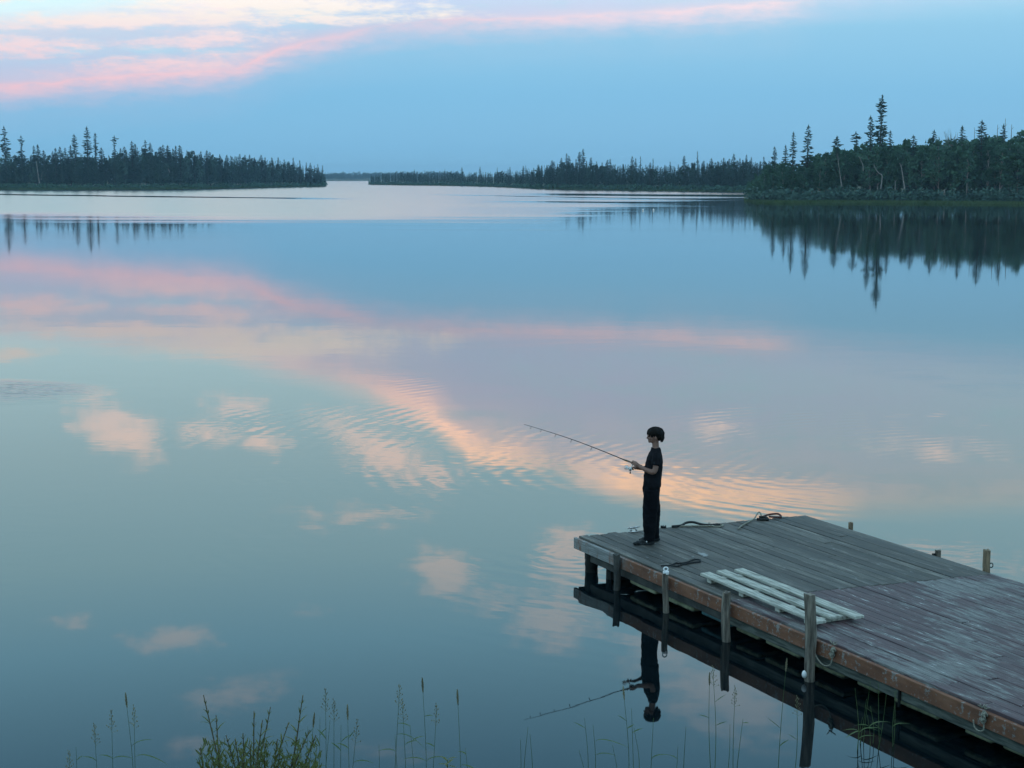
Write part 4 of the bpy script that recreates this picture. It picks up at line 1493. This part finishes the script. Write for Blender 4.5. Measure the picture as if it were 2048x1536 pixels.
def build_person():
    p = at(1302, 1086, DECK)
    o = empty('person', (p.x, p.y, DECK + 0.003))
    o['label'] = 'boy in black T-shirt and trousers standing on the dock holding a fishing rod'
    o['category'] = 'person'
    # rod line in local space
    g0 = Vector((-0.235, -0.012, 1.062))
    tip = Vector((-1.667, 0.12, 1.555))
    ax = (tip - g0).normalized()
    P = []
    # trunk, neck
    P.append(loft([(0.0, 0, 0.66, 0.07, 0.10), (0.0, 0, 0.76, 0.075, 0.105), (0.008, 0, 0.88, 0.075, 0.105), (0.022, 0, 1.04, 0.082, 0.115),
                   (0.034, 0, 1.14, 0.075, 0.12), (0.044, 0, 1.195, 0.058, 0.11), (0.046, 0, 1.235, 0.046, 0.07), (0.046, 0, 1.28, 0.044, 0.05),
                   (0.040, 0, 1.34, 0.043, 0.046), (0.038, 0, 1.40, 0.045, 0.048)], 24))
    # head: skull, face, jaw, chin, nose, lips, brow, ears
    P.append(ellipsoid((0.038, 0, 1.440), (0.094, 0.074, 0.090), 24, 16))
    P.append(ellipsoid((0.004, 0, 1.405), (0.058, 0.060, 0.066), 20, 12))
    P.append(ellipsoid((-0.002, 0, 1.368), (0.050, 0.048, 0.038), 18, 12))
    P.append(ellipsoid((-0.034, 0, 1.349), (0.020, 0.022, 0.018), 12, 8))
    P.append(ellipsoid((-0.050, 0, 1.437), (0.016, 0.045, 0.014), 12, 8))
    P.append(tube([(-0.048, 0, 1.428), (-0.058, 0, 1.412), (-0.069, 0, 1.394), (-0.052, 0, 1.388)], [0.008, 0.010, 0.012, 0.010], 8))
    P.append(ellipsoid((-0.050, 0, 1.374), (0.009, 0.018, 0.006), 10, 8))
    P.append(ellipsoid((-0.047, 0, 1.364), (0.009, 0.016, 0.006), 10, 8))
    for s in (-1, 1):
        P.append(ellipsoid((0.036, s * 0.074, 1.408), (0.017, 0.010, 0.029), 12, 8))
        P.append(ellipsoid((-0.036, s * 0.030, 1.398), (0.02, 0.018, 0.02), 10, 8))
    # legs and feet
    for s, hx, kx, fx in ((-1, -0.005, -0.02, -0.03), (1, 0.005, 0.03, 0.055)):
        P.append(tube(spline([(hx, s * 0.060, 0.70), (hx, s * 0.072, 0.60), (kx, s * 0.085, 0.42), (kx * 1.1, s * 0.09, 0.28), (fx, s * 0.095, 0.06)], 3),
                      [0.060, 0.066, 0.066, 0.066, 0.066, 0.06, 0.052, 0.05, 0.05, 0.05, 0.044, 0.038, 0.034], 12))
        P.append(ellipsoid((fx - 0.05, s * 0.095, 0.030), (0.09, 0.030, 0.022), 14, 8))
    # arms
    A_L = [(0.050, -0.118, 1.18), (0.040, -0.160, 1.10), (0.012, -0.182, 0.985), (-0.085, -0.145, 0.998), (-0.170, -0.062, 1.032)]
    A_R = [(0.050, 0.118, 1.18), (0.040, 0.168, 1.10), (0.020, 0.185, 0.98), (-0.085, 0.115, 0.975), (-0.165, 0.045, 0.985)]
    for A in (A_L, A_R):
        sp = spline(A, 4)
        P.append(tube(sp, [float(np.interp(i / (len(sp) - 1), [0, 0.25, 0.5, 0.62, 0.8, 1], [0.040, 0.039, 0.036, 0.035, 0.028, 0.022])) for i in range(len(sp))], 12))

    def hand(wrist, c, axis, back, thumb_dir, span=0.0175, grip=0.018, extra_turn=0.0):
        """palm, four curled fingers round an axis through c and a thumb from the palm's side"""
        axis = axis.normalized()
        e1 = (back - axis * back.dot(axis)).normalized()
        e2 = axis.cross(e1)
        wv = Vector(wrist)
        kn = c + e1 * 0.026
        mid = (wv + kn) / 2
        P.append(tube([wv, mid * 0.5 + kn * 0.2 + wv * 0.3, kn], [0.021, 0.026, 0.024], 10))
        P.append(ellipsoid(kn - e1 * 0.004 + (wv - kn) * 0.25, (0.032, 0.022, 0.024), 12, 8))
        lens = (3.5, 4.1, 3.9, 3.2)
        for k in range(4):
            off = axis * ((k - 1.5) * span)
            root = kn + off - (kn - wv).normalized() * 0.004
            pts = [root + (wv - kn).normalized() * 0.012]
            for j in range(7):
                a = lens[3 - k] * j / 6 + extra_turn
                rr = grip + 0.0075
                pts.append(c + off + (e1 * math.cos(a) + e2 * math.sin(a)) * (rr + 0.006 * math.exp(-j)))
            P.append(tube(spline(pts, 2), [0.0082 - 0.0001 * i for i in range(15)], 8))
        tb = kn - (kn - wv) * 0.5 - e2 * 0.016
        tp = [tb, tb + thumb_dir * 0.026 - e2 * 0.008, c + e1 * 0.020 - e2 * 0.016 + axis * 0.045, c + e1 * 0.022 - e2 * 0.004 + axis * 0.066]
        P.append(tube(spline(tp, 3), [0.0105, 0.0105, 0.010, 0.010, 0.0098, 0.0095, 0.009, 0.0088, 0.0085, 0.008], 8))

    hand(A_L[-1], g0 + ax * 0.0, ax, Vector((0.25, -0.75, 0.5)), ax)
    crank = Vector((-0.252, 0.060, 0.985))
    hand(A_R[-1], Vector((-0.232, 0.040, 0.985)), Vector((-0.3, -0.95, 0.0)), Vector((0.7, 0.0, 0.6)), Vector((-0.6, -0.3, 0.5)), 0.0155, 0.010)
    remeshed('body', join(*P), 0.0042, 3, M['skin'], o)
    for s in (-1, 1):
        link('eye', mesh('eye', ellipsoid((-0.0510, s * 0.029, 1.4165), (0.006, 0.010, 0.005), 10, 8)), M['eye'], o, smooth=True)

    # hair: full bowl cut, longer behind
    Hh = [ellipsoid((0.042, 0, 1.468), (0.110, 0.092, 0.074), 28, 18), ellipsoid((0.090, 0, 1.412), (0.060, 0.080, 0.052), 22, 14),
          ellipsoid((0.100, 0, 1.440), (0.056, 0.082, 0.072), 22, 14)]
    rnd = random.Random(8)
    for k in range(40):                              # loose locks over the crown
        a, e = rnd.uniform(0, 6.28), rnd.uniform(0.1, 1.2)
        c = Vector((0.046 + 0.104 * math.cos(a) * math.cos(e), 0.088 * math.sin(a) * math.cos(e), 1.462 + 0.072 * math.sin(e)))
        out = Vector((math.cos(a), math.sin(a), 0.2))
        Hh.append(tube([c - out * 0.01, c + out * 0.004 - Vector((0, 0, 0.01)), c + out * rnd.uniform(0.004, 0.014) - Vector((0, 0, 0.036))], [0.010, 0.008, 0.003], 6))
    for k in range(30):                              # fringe and side locks
        a = rnd.uniform(-2.0, 2.0) + math.pi
        c = Vector((0.040 + 0.102 * math.cos(a), 0.086 * math.sin(a), 1.452))
        out = Vector((math.cos(a), math.sin(a), 0))
        drop = rnd.uniform(0.024, 0.050)
        Hh.append(tube([c + Vector((0, 0, 0.03)) - out * 0.012, c - out * 0.004, c - out * 0.012 - Vector((0, 0, drop))], [0.014, 0.012, 0.004], 6))
    for k in range(22):
        a = rnd.uniform(-1.5, 1.5)
        c = Vector((0.094 + 0.055 * math.cos(a), 0.080 * math.sin(a), 1.40))
        Hh.append(tube([c + Vector((-0.01 * math.cos(a), 0, 0.03)), c, c - Vector((0.016 * math.cos(a), 0.012 * math.sin(a), rnd.uniform(0.036, 0.055)))], [0.014, 0.012, 0.005], 6))
    remeshed('hair', join(*Hh), 0.0042, 1, M['hair'], o,
             lambda c: 0.0032 * math.sin(26 * math.atan2(c.y, c.x - 0.045) + 9 * mnoise.noise(c * 14)) + 0.0025 * mnoise.noise(c * 40))

    # T-shirt
    S = [loft([(0.006, 0, 0.752, 0.119, 0.152), (0.006, 0, 0.78, 0.119, 0.152), (0.010, 0, 0.86, 0.114, 0.148), (0.018, 0, 0.97, 0.118, 0.148),
               (0.028, 0, 1.06, 0.114, 0.150), (0.036, 0, 1.13, 0.102, 0.154), (0.042, 0, 1.185, 0.086, 0.156), (0.046, 0, 1.225, 0.070, 0.125),
               (0.048, 0, 1.255, 0.060, 0.075), (0.048, 0, 1.270, 0.057, 0.064)], 28)]
    S.append(tube(spline([(0.050, -0.110, 1.205), (0.044, -0.150, 1.15), (0.028, -0.178, 1.065)], 4), [0.050, 0.054, 0.056, 0.058, 0.058, 0.058, 0.058, 0.059, 0.060], 14))
    S.append(tube(spline([(0.050, 0.110, 1.205), (0.044, 0.150, 1.15), (0.030, 0.182, 1.065)], 4), [0.050, 0.054, 0.056, 0.058, 0.058, 0.058, 0.058, 0.059, 0.060], 14))
    remeshed('t_shirt', join(*S), 0.007, 2, M['shirt'], o,
             lambda c: 0.006 * mnoise.noise(Vector((c.x * 7, c.y * 7, c.z * 14))) + 0.004 * mnoise.noise(Vector((c.x * 20 + c.z * 14, c.y * 16, c.z * 22))))
    # trousers: wide legs, gathered at the hems
    Tt = [loft([(-0.002, 0, 0.60, 0.10, 0.15), (-0.003, 0, 0.70, 0.116, 0.148), (0.0, 0, 0.83, 0.106, 0.136)], 26)]
    for s, hx, kx, fx in ((-1, -0.012, -0.026, -0.030), (1, 0.010, 0.030, 0.052)):
        sp = spline([(hx, s * 0.074, 0.72), (hx, s * 0.08, 0.58), (kx, s * 0.088, 0.42), (kx, s * 0.092, 0.24), (fx, s * 0.095, 0.045)], 4)
        Tt.append(tube(sp, [float(np.interp(i / (len(sp) - 1), [0, 0.3, 0.5, 0.72, 0.9, 1.0], [0.100, 0.104, 0.097, 0.092, 0.074, 0.070])) for i in range(len(sp))], 18))
    Tt.append(ellipsoid((-0.115, -0.03, 0.735), (0.012, 0.02, 0.03), 10, 8))
    remeshed('trousers', join(*Tt), 0.007, 2, M['trousers'], o,
             lambda c: 0.007 * mnoise.noise(Vector((c.x * 6, c.y * 6, c.z * 10))) + (0.007 if c.z < 0.5 else 0.003) * mnoise.noise(Vector((c.x * 9, c.y * 9, c.z * 30))))
    # clogs
    for s, fx, fy in ((-1, -0.105, -0.105), (1, -0.012, 0.10)):
        Q = []
        for x, hw, ht in ((0.118, 0.030, 0.052), (0.09, 0.038, 0.058), (0.03, 0.038, 0.060), (-0.03, 0.043, 0.064), (-0.08, 0.046, 0.052), (-0.115, 0.036, 0.036)):
            Q.append(ellipsoid((fx + x * 0.93, fy, ht * 0.5), (0.036, hw, ht * 0.52), 14, 10))
        Q.append(loft([(fx, fy, 0.0, 0.124, 0.042), (fx, fy, 0.010, 0.130, 0.047), (fx, fy, 0.024, 0.128, 0.046)], 24))
        so = remeshed('shoe', join(*Q), 0.006, 2, M['shoe'], o)
        link('rivet', mesh('rivet', ellipsoid((fx + 0.035, fy - 0.043, 0.050), (0.010, 0.006, 0.010), 10, 8)), M['white_metal'], so, smooth=True)
    return o, g0, tip, ax, crank


person, G0, TIP, AX, CRANK = build_person()


def build_rod():
    base = person.location
    o = empty('fishing_rod', base)
    butt = G0 - AX * 0.11
    n = 14
    pts = []
    for i in range(n):
        t = i / (n - 1)
        q = G0 + AX * 0.14 + (TIP - G0 - AX * 0.14) * t
        pts.append(q + Vector((0, 0, 0.025 * math.sin(math.pi * t))))
    link('blank', mesh('blank', tube(pts, [0.0066 - 0.0042 * i / (n - 1) for i in range(n)], 8)), M['rod'], o, smooth=True)
    link('grip', mesh('grip', tube([butt, G0 - AX * 0.06, G0 + AX * 0.05, G0 + AX * 0.10, G0 + AX * 0.16], [0.013, 0.012, 0.011, 0.0125, 0.008], 12)), M['cork'], o, smooth=True)
    dn = Vector((0, 0, -1))
    dn = (dn - AX * dn.dot(AX)).normalized()
    for d, r in ((0.58, 0.016), (0.86, 0.011), (1.08, 0.008), (1.28, 0.006), (1.42, 0.005)):
        q = G0 + AX * d + Vector((0, 0, 0.025 * math.sin(math.pi * min(1, d / 1.5))))
        c = q + dn * (r + 0.018)
        e2 = AX.cross(dn)
        ring = tube(spline([c + (dn * math.cos(a) + e2 * math.sin(a)) * r for a in np.linspace(0, 6.28, 9)], 2), 0.0035, 6)
        link('line_guide', mesh('line_guide', join(ring, tube([q, c - dn * r], [0.003, 0.003], 5))), M['rod'], o, smooth=True)
    # reel hanging under the grip
    rc = G0 + AX * 0.035 + dn * 0.085
    re = link('reel', mesh('reel', join(tube([G0 + AX * 0.02 + dn * 0.008, G0 + AX * 0.01 + dn * 0.045, rc - AX * 0.02], [0.008, 0.007, 0.012], 8),
                                        ellipsoid(rc - AX * 0.012, (0.028, 0.024, 0.028), 14, 10))), M['reel'], o, smooth=True)
    sp = rc + AX * 0.018
    link('spool', mesh('spool', join(tube([sp, sp + AX * 0.008], [0.027, 0.027], 14), tube([sp + AX * 0.008, sp + AX * 0.030], [0.019, 0.019], 14), tube([sp + AX * 0.030, sp + AX * 0.037], [0.025, 0.023], 14))), M['reel'], re)
    bail = [sp + AX * 0.006 + dn * 0.030, sp + AX * 0.040 + dn * 0.024, sp + AX * 0.052, sp + AX * 0.040 - dn * 0.024, sp + AX * 0.006 - dn * 0.030]
    link('bail', mesh('bail', tube(spline(bail, 3), 0.0025, 6)), M['metal'], re, smooth=True)
    hk = rc - AX * 0.012 + Vector((0, -0.028, 0))
    link('handle', mesh('handle', join(tube([rc, hk, hk + dn * 0.040 - AX * 0.012], [0.006, 0.006, 0.005], 7), ellipsoid(hk + dn * 0.046 - AX * 0.014 + Vector((0, -0.012, 0)), (0.011, 0.016, 0.011), 10, 8))), M['rod'], re, smooth=True)
    tag(o, 'thin black fishing rod with white spinning reel held out by the boy', 'fishing rod')


build_rod()


# --------------------------------------------------------- foreground plants
def leaf_mesh(L, w, fold=0.25, droop=0.0):
    n = 6
    V, F = [], []
    for i in range(n + 1):
        t = i / n
        ww = w * math.sin(math.pi * min(1, t * 0.92 + 0.06)) ** 0.8
        z = -droop * L * t * t
        V += [(t * L, -ww, z + fold * ww), (t * L, 0, z), (t * L, ww, z + fold * ww)]
    for i in range(n):
        a = i * 3
        F += [(a, a + 1, a + 4, a + 3), (a + 1, a + 2, a + 5, a + 4)]
    return V, F


LEAVES = []
for q in range(4):
    me = mesh('leaf', leaf_mesh((0.075, 0.09, 0.105, 0.06)[q], (0.0075, 0.008, 0.0085, 0.007)[q], 0.3, (0.1, 0.3, 0.5, 0.0)[q]))
    me.materials.append(M['willow'])
    LEAVES.append(me)


def base_for(px, D=11.6):
    """spot on the near bank seen in column px"""
    x = (px - 1024) / FPX * (D * math.cos(PITCH) + 4.6 * math.sin(PITCH))
    return Vector((x, D, max(ground_z(x, D), -0.05)))


def build_willow():
    rnd = random.Random(12)
    b0 = base_for(490, 11.0)
    root = empty('willow_shrub', b0)
    tag(root, 'bushy yellow-green young willow shrub at the bottom edge of the picture', 'shrub')
    # (tip x, tip y, leaf density)
    tips = [(407, 1390, 14), (432, 1430, 12), (452, 1470, 14), (470, 1478, 16), (486, 1466, 16), (508, 1422, 12), (525, 1440, 16), (541, 1414, 10), (555, 1478, 16),
            (577, 1445, 14), (606, 1390, 18), (619, 1460, 12), (632, 1470, 10), (400, 1496, 12), (500, 1488, 16), (596, 1500, 14), (420, 1500, 14), (440, 1492, 14), (560, 1500, 14), (530, 1486, 14), (480, 1500, 14)]
    nleaf = 0
    dense = []
    for i, (px, py, nl) in enumerate(tips):
        y = 11.0 + rnd.uniform(-0.30, 0.30)
        t = at_y(px, py, y) - b0
        r0 = Vector((t.x * 0.25 + rnd.uniform(-0.05, 0.05), t.y * 0.6, 0.0))
        m1 = r0.lerp(t, 0.55) + Vector((rnd.uniform(-0.06, 0.06), rnd.uniform(-0.05, 0.05), 0.02))
        sp = spline([r0, m1, t], 8)
        br = link('branch', mesh('branch', tube(sp, [0.009 - 0.0055 * k / 16 for k in range(17)], 6)), M['twig'], root, smooth=True)
        for k in range(nl + 14):
            f = 0.34 + 0.66 * (k + rnd.random() * 0.6) / (nl + 14)
            f = min(f, 1.0)
            q = sp[min(16, int(f * 16))]
            d = (sp[min(16, int(f * 16) + 1)] - sp[max(0, int(f * 16) - 1)]).normalized()
            a = k * 2.4 + rnd.uniform(-0.4, 0.4)
            open_ = 0.45 if f > 0.85 else 0.8
            side = Vector((math.cos(a), math.sin(a), 0.15))
            ld = (d * (1.1 - open_ * 0.4) + side * open_).normalized()
            quat = ld.to_track_quat('X', 'Z')
            sc = rnd.uniform(0.6, 1.0) * (0.75 if f > 0.9 else 1.0)
            if nleaf < 298:
                lo = bpy.data.objects.new('leaf', LEAVES[rnd.randrange(4)])
                COL.objects.link(lo)
                lo.parent = br
                lo.location = q
                lo.rotation_euler = quat.to_euler()
                lo.scale = (sc, sc, sc)
                nleaf += 1
            else:
                dense.append((q, quat, sc))
    for k in range(620):                      # close inner foliage low in the shrub
        px, py = rnd.uniform(400, 640), 1536 + 24 - min(abs(rnd.gauss(0, 36)), 68)
        q = at_y(px, py, 11.0 + rnd.uniform(-0.3, 0.3)) - b0
        d = Vector((rnd.gauss(0, 0.5), rnd.gauss(0, 0.5), 1.0)).normalized()
        dense.append((q, d.to_track_quat('X', 'Y'), rnd.uniform(0.5, 0.9)))
    V, F = [], []
    for q, quat, sc in dense:
        lv, lf = leaf_mesh(0.09, 0.008, 0.3, 0.2)
        o = len(V)
        V += [q + quat @ (Vector(v) * sc) for v in lv]
        F += [tuple(i + o for i in f) for f in lf]
    fo = link('foliage', mesh('foliage', (V, F)), M['willow'], root)
    fo['kind'] = 'stuff'


build_willow()


def grass_stem(px, py, D, label, group, head='spike', lean=0.0, leaves=(), r=0.0032, base=None, bend=0.0, seed=0):
    """one grass culm with its leaves and seed head; px, py is where its tip stands in the picture"""
    rnd = random.Random(seed * 13 + int(px))
    tp = at_y(px, py, D)
    b0 = base if base is not None else Vector((tp.x + lean + rnd.uniform(-0.07, 0.07), D + rnd.uniform(-0.1, 0.1), 0))
    b0 = Vector((b0.x, b0.y, max(ground_z(b0.x, b0.y) - 0.02, -0.25)))
    o = empty('grass_stem', b0)
    t = tp - b0
    m1 = t * 0.5 + Vector((bend + rnd.uniform(-0.03, 0.03), rnd.uniform(-0.03, 0.03), 0.04))
    sp = spline([Vector((0, 0, 0)), m1, t], 8)
    link('stem', mesh('stem', tube(sp, [r * (1 - 0.6 * k / 16) for k in range(17)], 5)), M['grass'], o, smooth=True)
    for f, a, L, dr in leaves:
        q = sp[int(f * 16)]
        lv = leaf_mesh(L, 0.0105, 0.4, dr)
        az_ = 0 if a > 0 else math.pi
        rot = Matrix.Rotation(az_ + rnd.uniform(-0.4, 0.4), 3, 'Z') @ Matrix.Rotation(-abs(a), 3, 'Y')
        link('leaf', mesh('leaf', ([q + rot @ Vector(v) for v in lv[0]], lv[1])), M['grass'], o)
    if head == 'spike':
        parts = []
        d = (sp[-1] - sp[-3]).normalized()
        for k in range(26):
            f = k / 25
            q = t + d * (0.11 * (f - 0.75))
            a = k * 2.4
            s = 0.011 * math.sin(math.pi * (0.12 + 0.86 * f))
            e = q + d * 0.02 + Vector((math.cos(a) * s, math.sin(a) * s, 0))
            parts.append(tube([q, (q + e) / 2 + Vector((0, 0, 0.003)), e], [0.002, 0.004, 0.0012], 4))
        link('seed_head', mesh('seed_head', join(*parts)), M['seed'], o)
    elif head == 'panicle':
        parts = []
        d = (sp[-1] - sp[-3]).normalized()
        for k in range(18):
            f = k / 17
            q = t + d * (0.16 * (f - 0.85))
            a = k * 2.4 + rnd.uniform(-0.4, 0.4)
            s = (0.034 * (1 - f) + 0.006) * rnd.uniform(0.6, 1.2)
            e = q + Vector((math.cos(a) * s, math.sin(a) * s, rnd.uniform(0.012, 0.034)))
            parts.append(tube([q, e], [0.0012, 0.0012], 3))
            parts.append(ellipsoid(e, (0.0035, 0.0035, 0.0075), 5, 4))
        link('seed_head', mesh('seed_head', join(*parts)), M['seed'], o)
    tag(o, label, 'grass', group)


GL = 'left of the willow shrub'
for i, (px, py, hd, lv) in enumerate([(152, 1494, None, [(0.93, 0.7, 0.06, 0.1)]), (189, 1458, 'panicle', [(0.80, -0.9, 0.10, 0.6)]), (223, 1432, 'panicle', [(0.72, 0.5, 0.14, 0.6), (0.74, -0.7, 0.10, 0.4)]),
                                      (252, 1396, 'spike', [(0.70, 0.8, 0.16, 0.5)]), (268, 1424, 'panicle', [(0.72, 0.5, 0.2, 0.9)]), (138, 1512, 'panicle', [])]):
    grass_stem(px, py, 11.2 + 0.1 * (i % 3), 'thin grass stem in the sparse row left of the willow shrub', 'grass stems left of the willow', hd, 0.03 * (i % 3 - 1), lv, seed=i)
for i, (px, py, hd, lv) in enumerate([(651, 1390, 'panicle', [(0.8, -0.9, 0.10, 0.1)]), (668, 1410, 'panicle', []), (695, 1420, 'spike', [(0.86, 0.9, 0.08, 0.0), (0.8, -0.6, 0.1, 0.3)]), (682, 1450, None, [(0.9, 0.8, 0.1, 0.2), (0.85, -0.8, 0.1, 0.2)]),
                                      (714, 1452, 'panicle', [(0.8, 0.4, 0.14, 0.5)]), (640, 1434, None, [(0.9, 0.9, 0.08, 0.1)]), (628, 1436, 'spike', []), (660, 1440, None, [(0.7, -0.2, 0.2, 0.8)]), (616, 1452, None, [(0.94, 0.9, 0.07, 0.0), (0.9, -0.9, 0.07, 0.0)])]):
    grass_stem(px, py, 11.2 + 0.1 * (i % 4), 'thin grass stem in the tuft just right of the willow shrub', 'grass stems right of the willow', hd, -0.06 + 0.02 * (i % 3), lv, seed=20 + i)
for i, (px, py, hd, lv) in enumerate([(799, 1380, 'panicle', [(0.78, 0.2, 0.2, 1.0), (0.82, 0.1, 0.1, 0.3)]), (805, 1412, 'panicle', [(0.8, 0.7, 0.1, 0.4)]), (845, 1366, 'spike', [(0.86, 0.3, 0.07, 0.1), (0.62, -0.6, 0.16, 0.5), (0.62, 0.8, 0.14, 0.7)]),
                                      (873, 1420, 'panicle', [(0.78, -0.5, 0.08, 0.2)]), (915, 1390, 'spike', [(0.6, 0.3, 0.14, 0.6)]), (758, 1490, None, []), (790, 1470, None, [(0.9, -0.6, 0.12, 0.6)]), (820, 1450, None, [(0.9, 0.8, 0.1, 0.4)]), (931, 1496, None, [(0.95, -0.8, 0.06, 0.6)])]):
    grass_stem(px, py, 11.2 + 0.1 * (i % 4), 'tall thin grass stem in the loose group at bottom centre', 'grass stems at bottom centre', hd, 0.05 * ((i % 3) - 1.4), lv, seed=40 + i, bend=0.02)


def forb(px, py):
    """leafy rosette tip of a broad-leaved plant"""
    b0 = base_for(px, 11.2)
    t = at_y(px, py, 11.2) - b0
    o = empty('leafy_plant', b0)
    link('stem', mesh('stem', tube([(0, 0, 0), t * 0.5, t], [0.005, 0.004, 0.003], 6)), M['grass'], o)
    for k in range(14):
        a = k * 2.4
        lv = leaf_mesh(0.075, 0.010, 0.3, 0.25)
        rot = Matrix.Rotation(a, 3, 'Z') @ Matrix.Rotation(-0.55 + 0.04 * k, 3, 'Y')
        q = t * (1 - 0.012 * k)
        link('leaf', mesh('leaf', ([q + rot @ Vector(v) for v in lv[0]], lv[1])), M['willow'], o)
    tag(o, 'bright green leafy plant top at the bottom edge left of centre', 'plant')


forb(895, 1520)

# stems standing in the shallows
WADE = [(1041, 1478, None, []), (1056, 1455, None, []), (1060, 1468, None, []), (1169, 1436, None, [(0.9, -0.5, 0.12, 0.0)]), (1186, 1450, None, [(0.75, 0.9, 0.18, 1.4), (0.6, 0.5, 0.16, 0.6)]), (1247, 1382, 'spike', [(0.7, 0.2, 0.07, -0.2), (0.8, -0.6, 0.09, 0.0)]),
        (1263, 1416, None, [(0.8, 0.4, 0.1, 0.1)]), (1268, 1455, None, []), (1307, 1436, None, [(0.55, 0.9, 0.14, 1.3)]), (1372, 1454, None, []), (1158, 1500, None, [(0.6, 0.5, 0.14, 0.2)]), (1225, 1490, None, []), (1356, 1492, None, [(0.8, -0.8, 0.07, 0.3)])]
for i, (px, py, hd, lv) in enumerate(WADE):
    grass_stem(px, py, 12.5 + 0.12 * (i % 5), 'thin sedge stem standing in the shallows below the boy\'s reflection', 'sedge stems in the shallows below the reflection', hd, 0.02 * ((i % 3) - 1), lv, 0.0036, seed=60 + i, bend=0.012)
REED = [(1426, 1344, 'panicle', 0.04, [(0.75, 0.7, 0.12, 0.0), (0.62, 0.4, 0.1, 0.0)]), (1419, 1354, 'spike', 0.06, [(0.66, -0.3, 0.09, 0.0)]), (1486, 1438, None, 0.0, [(0.95, 0.2, 0.06, 0.1)]), (1573, 1326, 'spike', 0.0, [(0.55, -0.7, 0.19, 0.0), (0.4, 0.8, 0.1, 0.2)]),
        (1594, 1402, 'panicle', 0.02, [(0.6, -0.6, 0.1, 0.0)]), (1460, 1448, None, 0.02, []), (1470, 1384, 'panicle', 0.0, [])]
for i, (px, py, hd, ln, lv) in enumerate(REED):
    grass_stem(px, py, 12.9 + 0.1 * (i % 3), 'slender grass stem in the water before the dock, between boy\'s reflection and green reed tuft', 'grass stems in the water before the dock', hd, ln, lv, 0.0038, seed=80 + i, bend=0.015)
TUFT = [(1710, 1376, None, 0.02, []), (1733, 1398, None, 0.0, []), (1741, 1362, None, 0.0, []), (1757, 1366, None, 0.0, []), (1773, 1388, None, -0.05, [(0.5, -0.9, 0.16, 0.2)]), (1793, 1380, None, 0.0, [(0.55, 0.9, 0.12, 1.0)]), (1790, 1382, None, 0.01, []), (1741, 1412, None, 0.0, [(0.9, -0.9, 0.08, 0.2)]),
        (1725, 1434, None, 0.0, [(0.7, 0.9, 0.16, 1.0), (0.7, -0.9, 0.12, 0.9), (0.6, 0.7, 0.14, 0.7)]), (1735, 1430, None, 0.0, [(0.8, 0.9, 0.16, 1.1), (0.75, -0.8, 0.1, 0.8)]), (1728, 1440, None, 0.0, [(0.8, 0.6, 0.12, 0.9), (0.7, -0.6, 0.13, 1.0)])]
for i, (px, py, hd, ln, lv) in enumerate(TUFT):
    grass_stem(px, py, 13.55 + 0.06 * (i % 4), 'green reed stem in the tuft standing in water before the dock at lower right', 'reed stems in the lower right tuft', hd, ln, lv, 0.0042, seed=100 + i, bend=0.01)


# ---------------------------------------------------------------------- haze
def build_haze():
    x0, x1, y0, y1, z0, z1 = -4100, 4100, -4100, 4100, -4.0, 34.0
    V = [(x, y, z) for z in (z0, z1) for y in (y0, y1) for x in (x0, x1)]
    F = [(0, 2, 3, 1), (4, 5, 7, 6), (0, 1, 5, 4), (2, 6, 7, 3), (0, 4, 6, 2), (1, 3, 7, 5)]
    m = bpy.data.materials.new('evening_air')
    m.use_nodes = True
    m.node_tree.nodes.clear()
    t = NT(m.node_tree)
    v = t.n('ShaderNodeVolumePrincipled')
    v.inputs['Color'].default_value = (0.50, 0.76, 1.0, 1)
    v.inputs['Density'].default_value = 0.00016
    v.inputs['Anisotropy'].default_value = 0.0
    out = t.n('ShaderNodeOutputMaterial')
    m.node_tree.links.new(v.outputs[0], out.inputs['Volume'])
    o = link('haze', mesh('haze', (V, F)), m)
    tag(o, 'thin blue evening haze over the whole lake', 'haze', None, 'stuff')


build_haze()
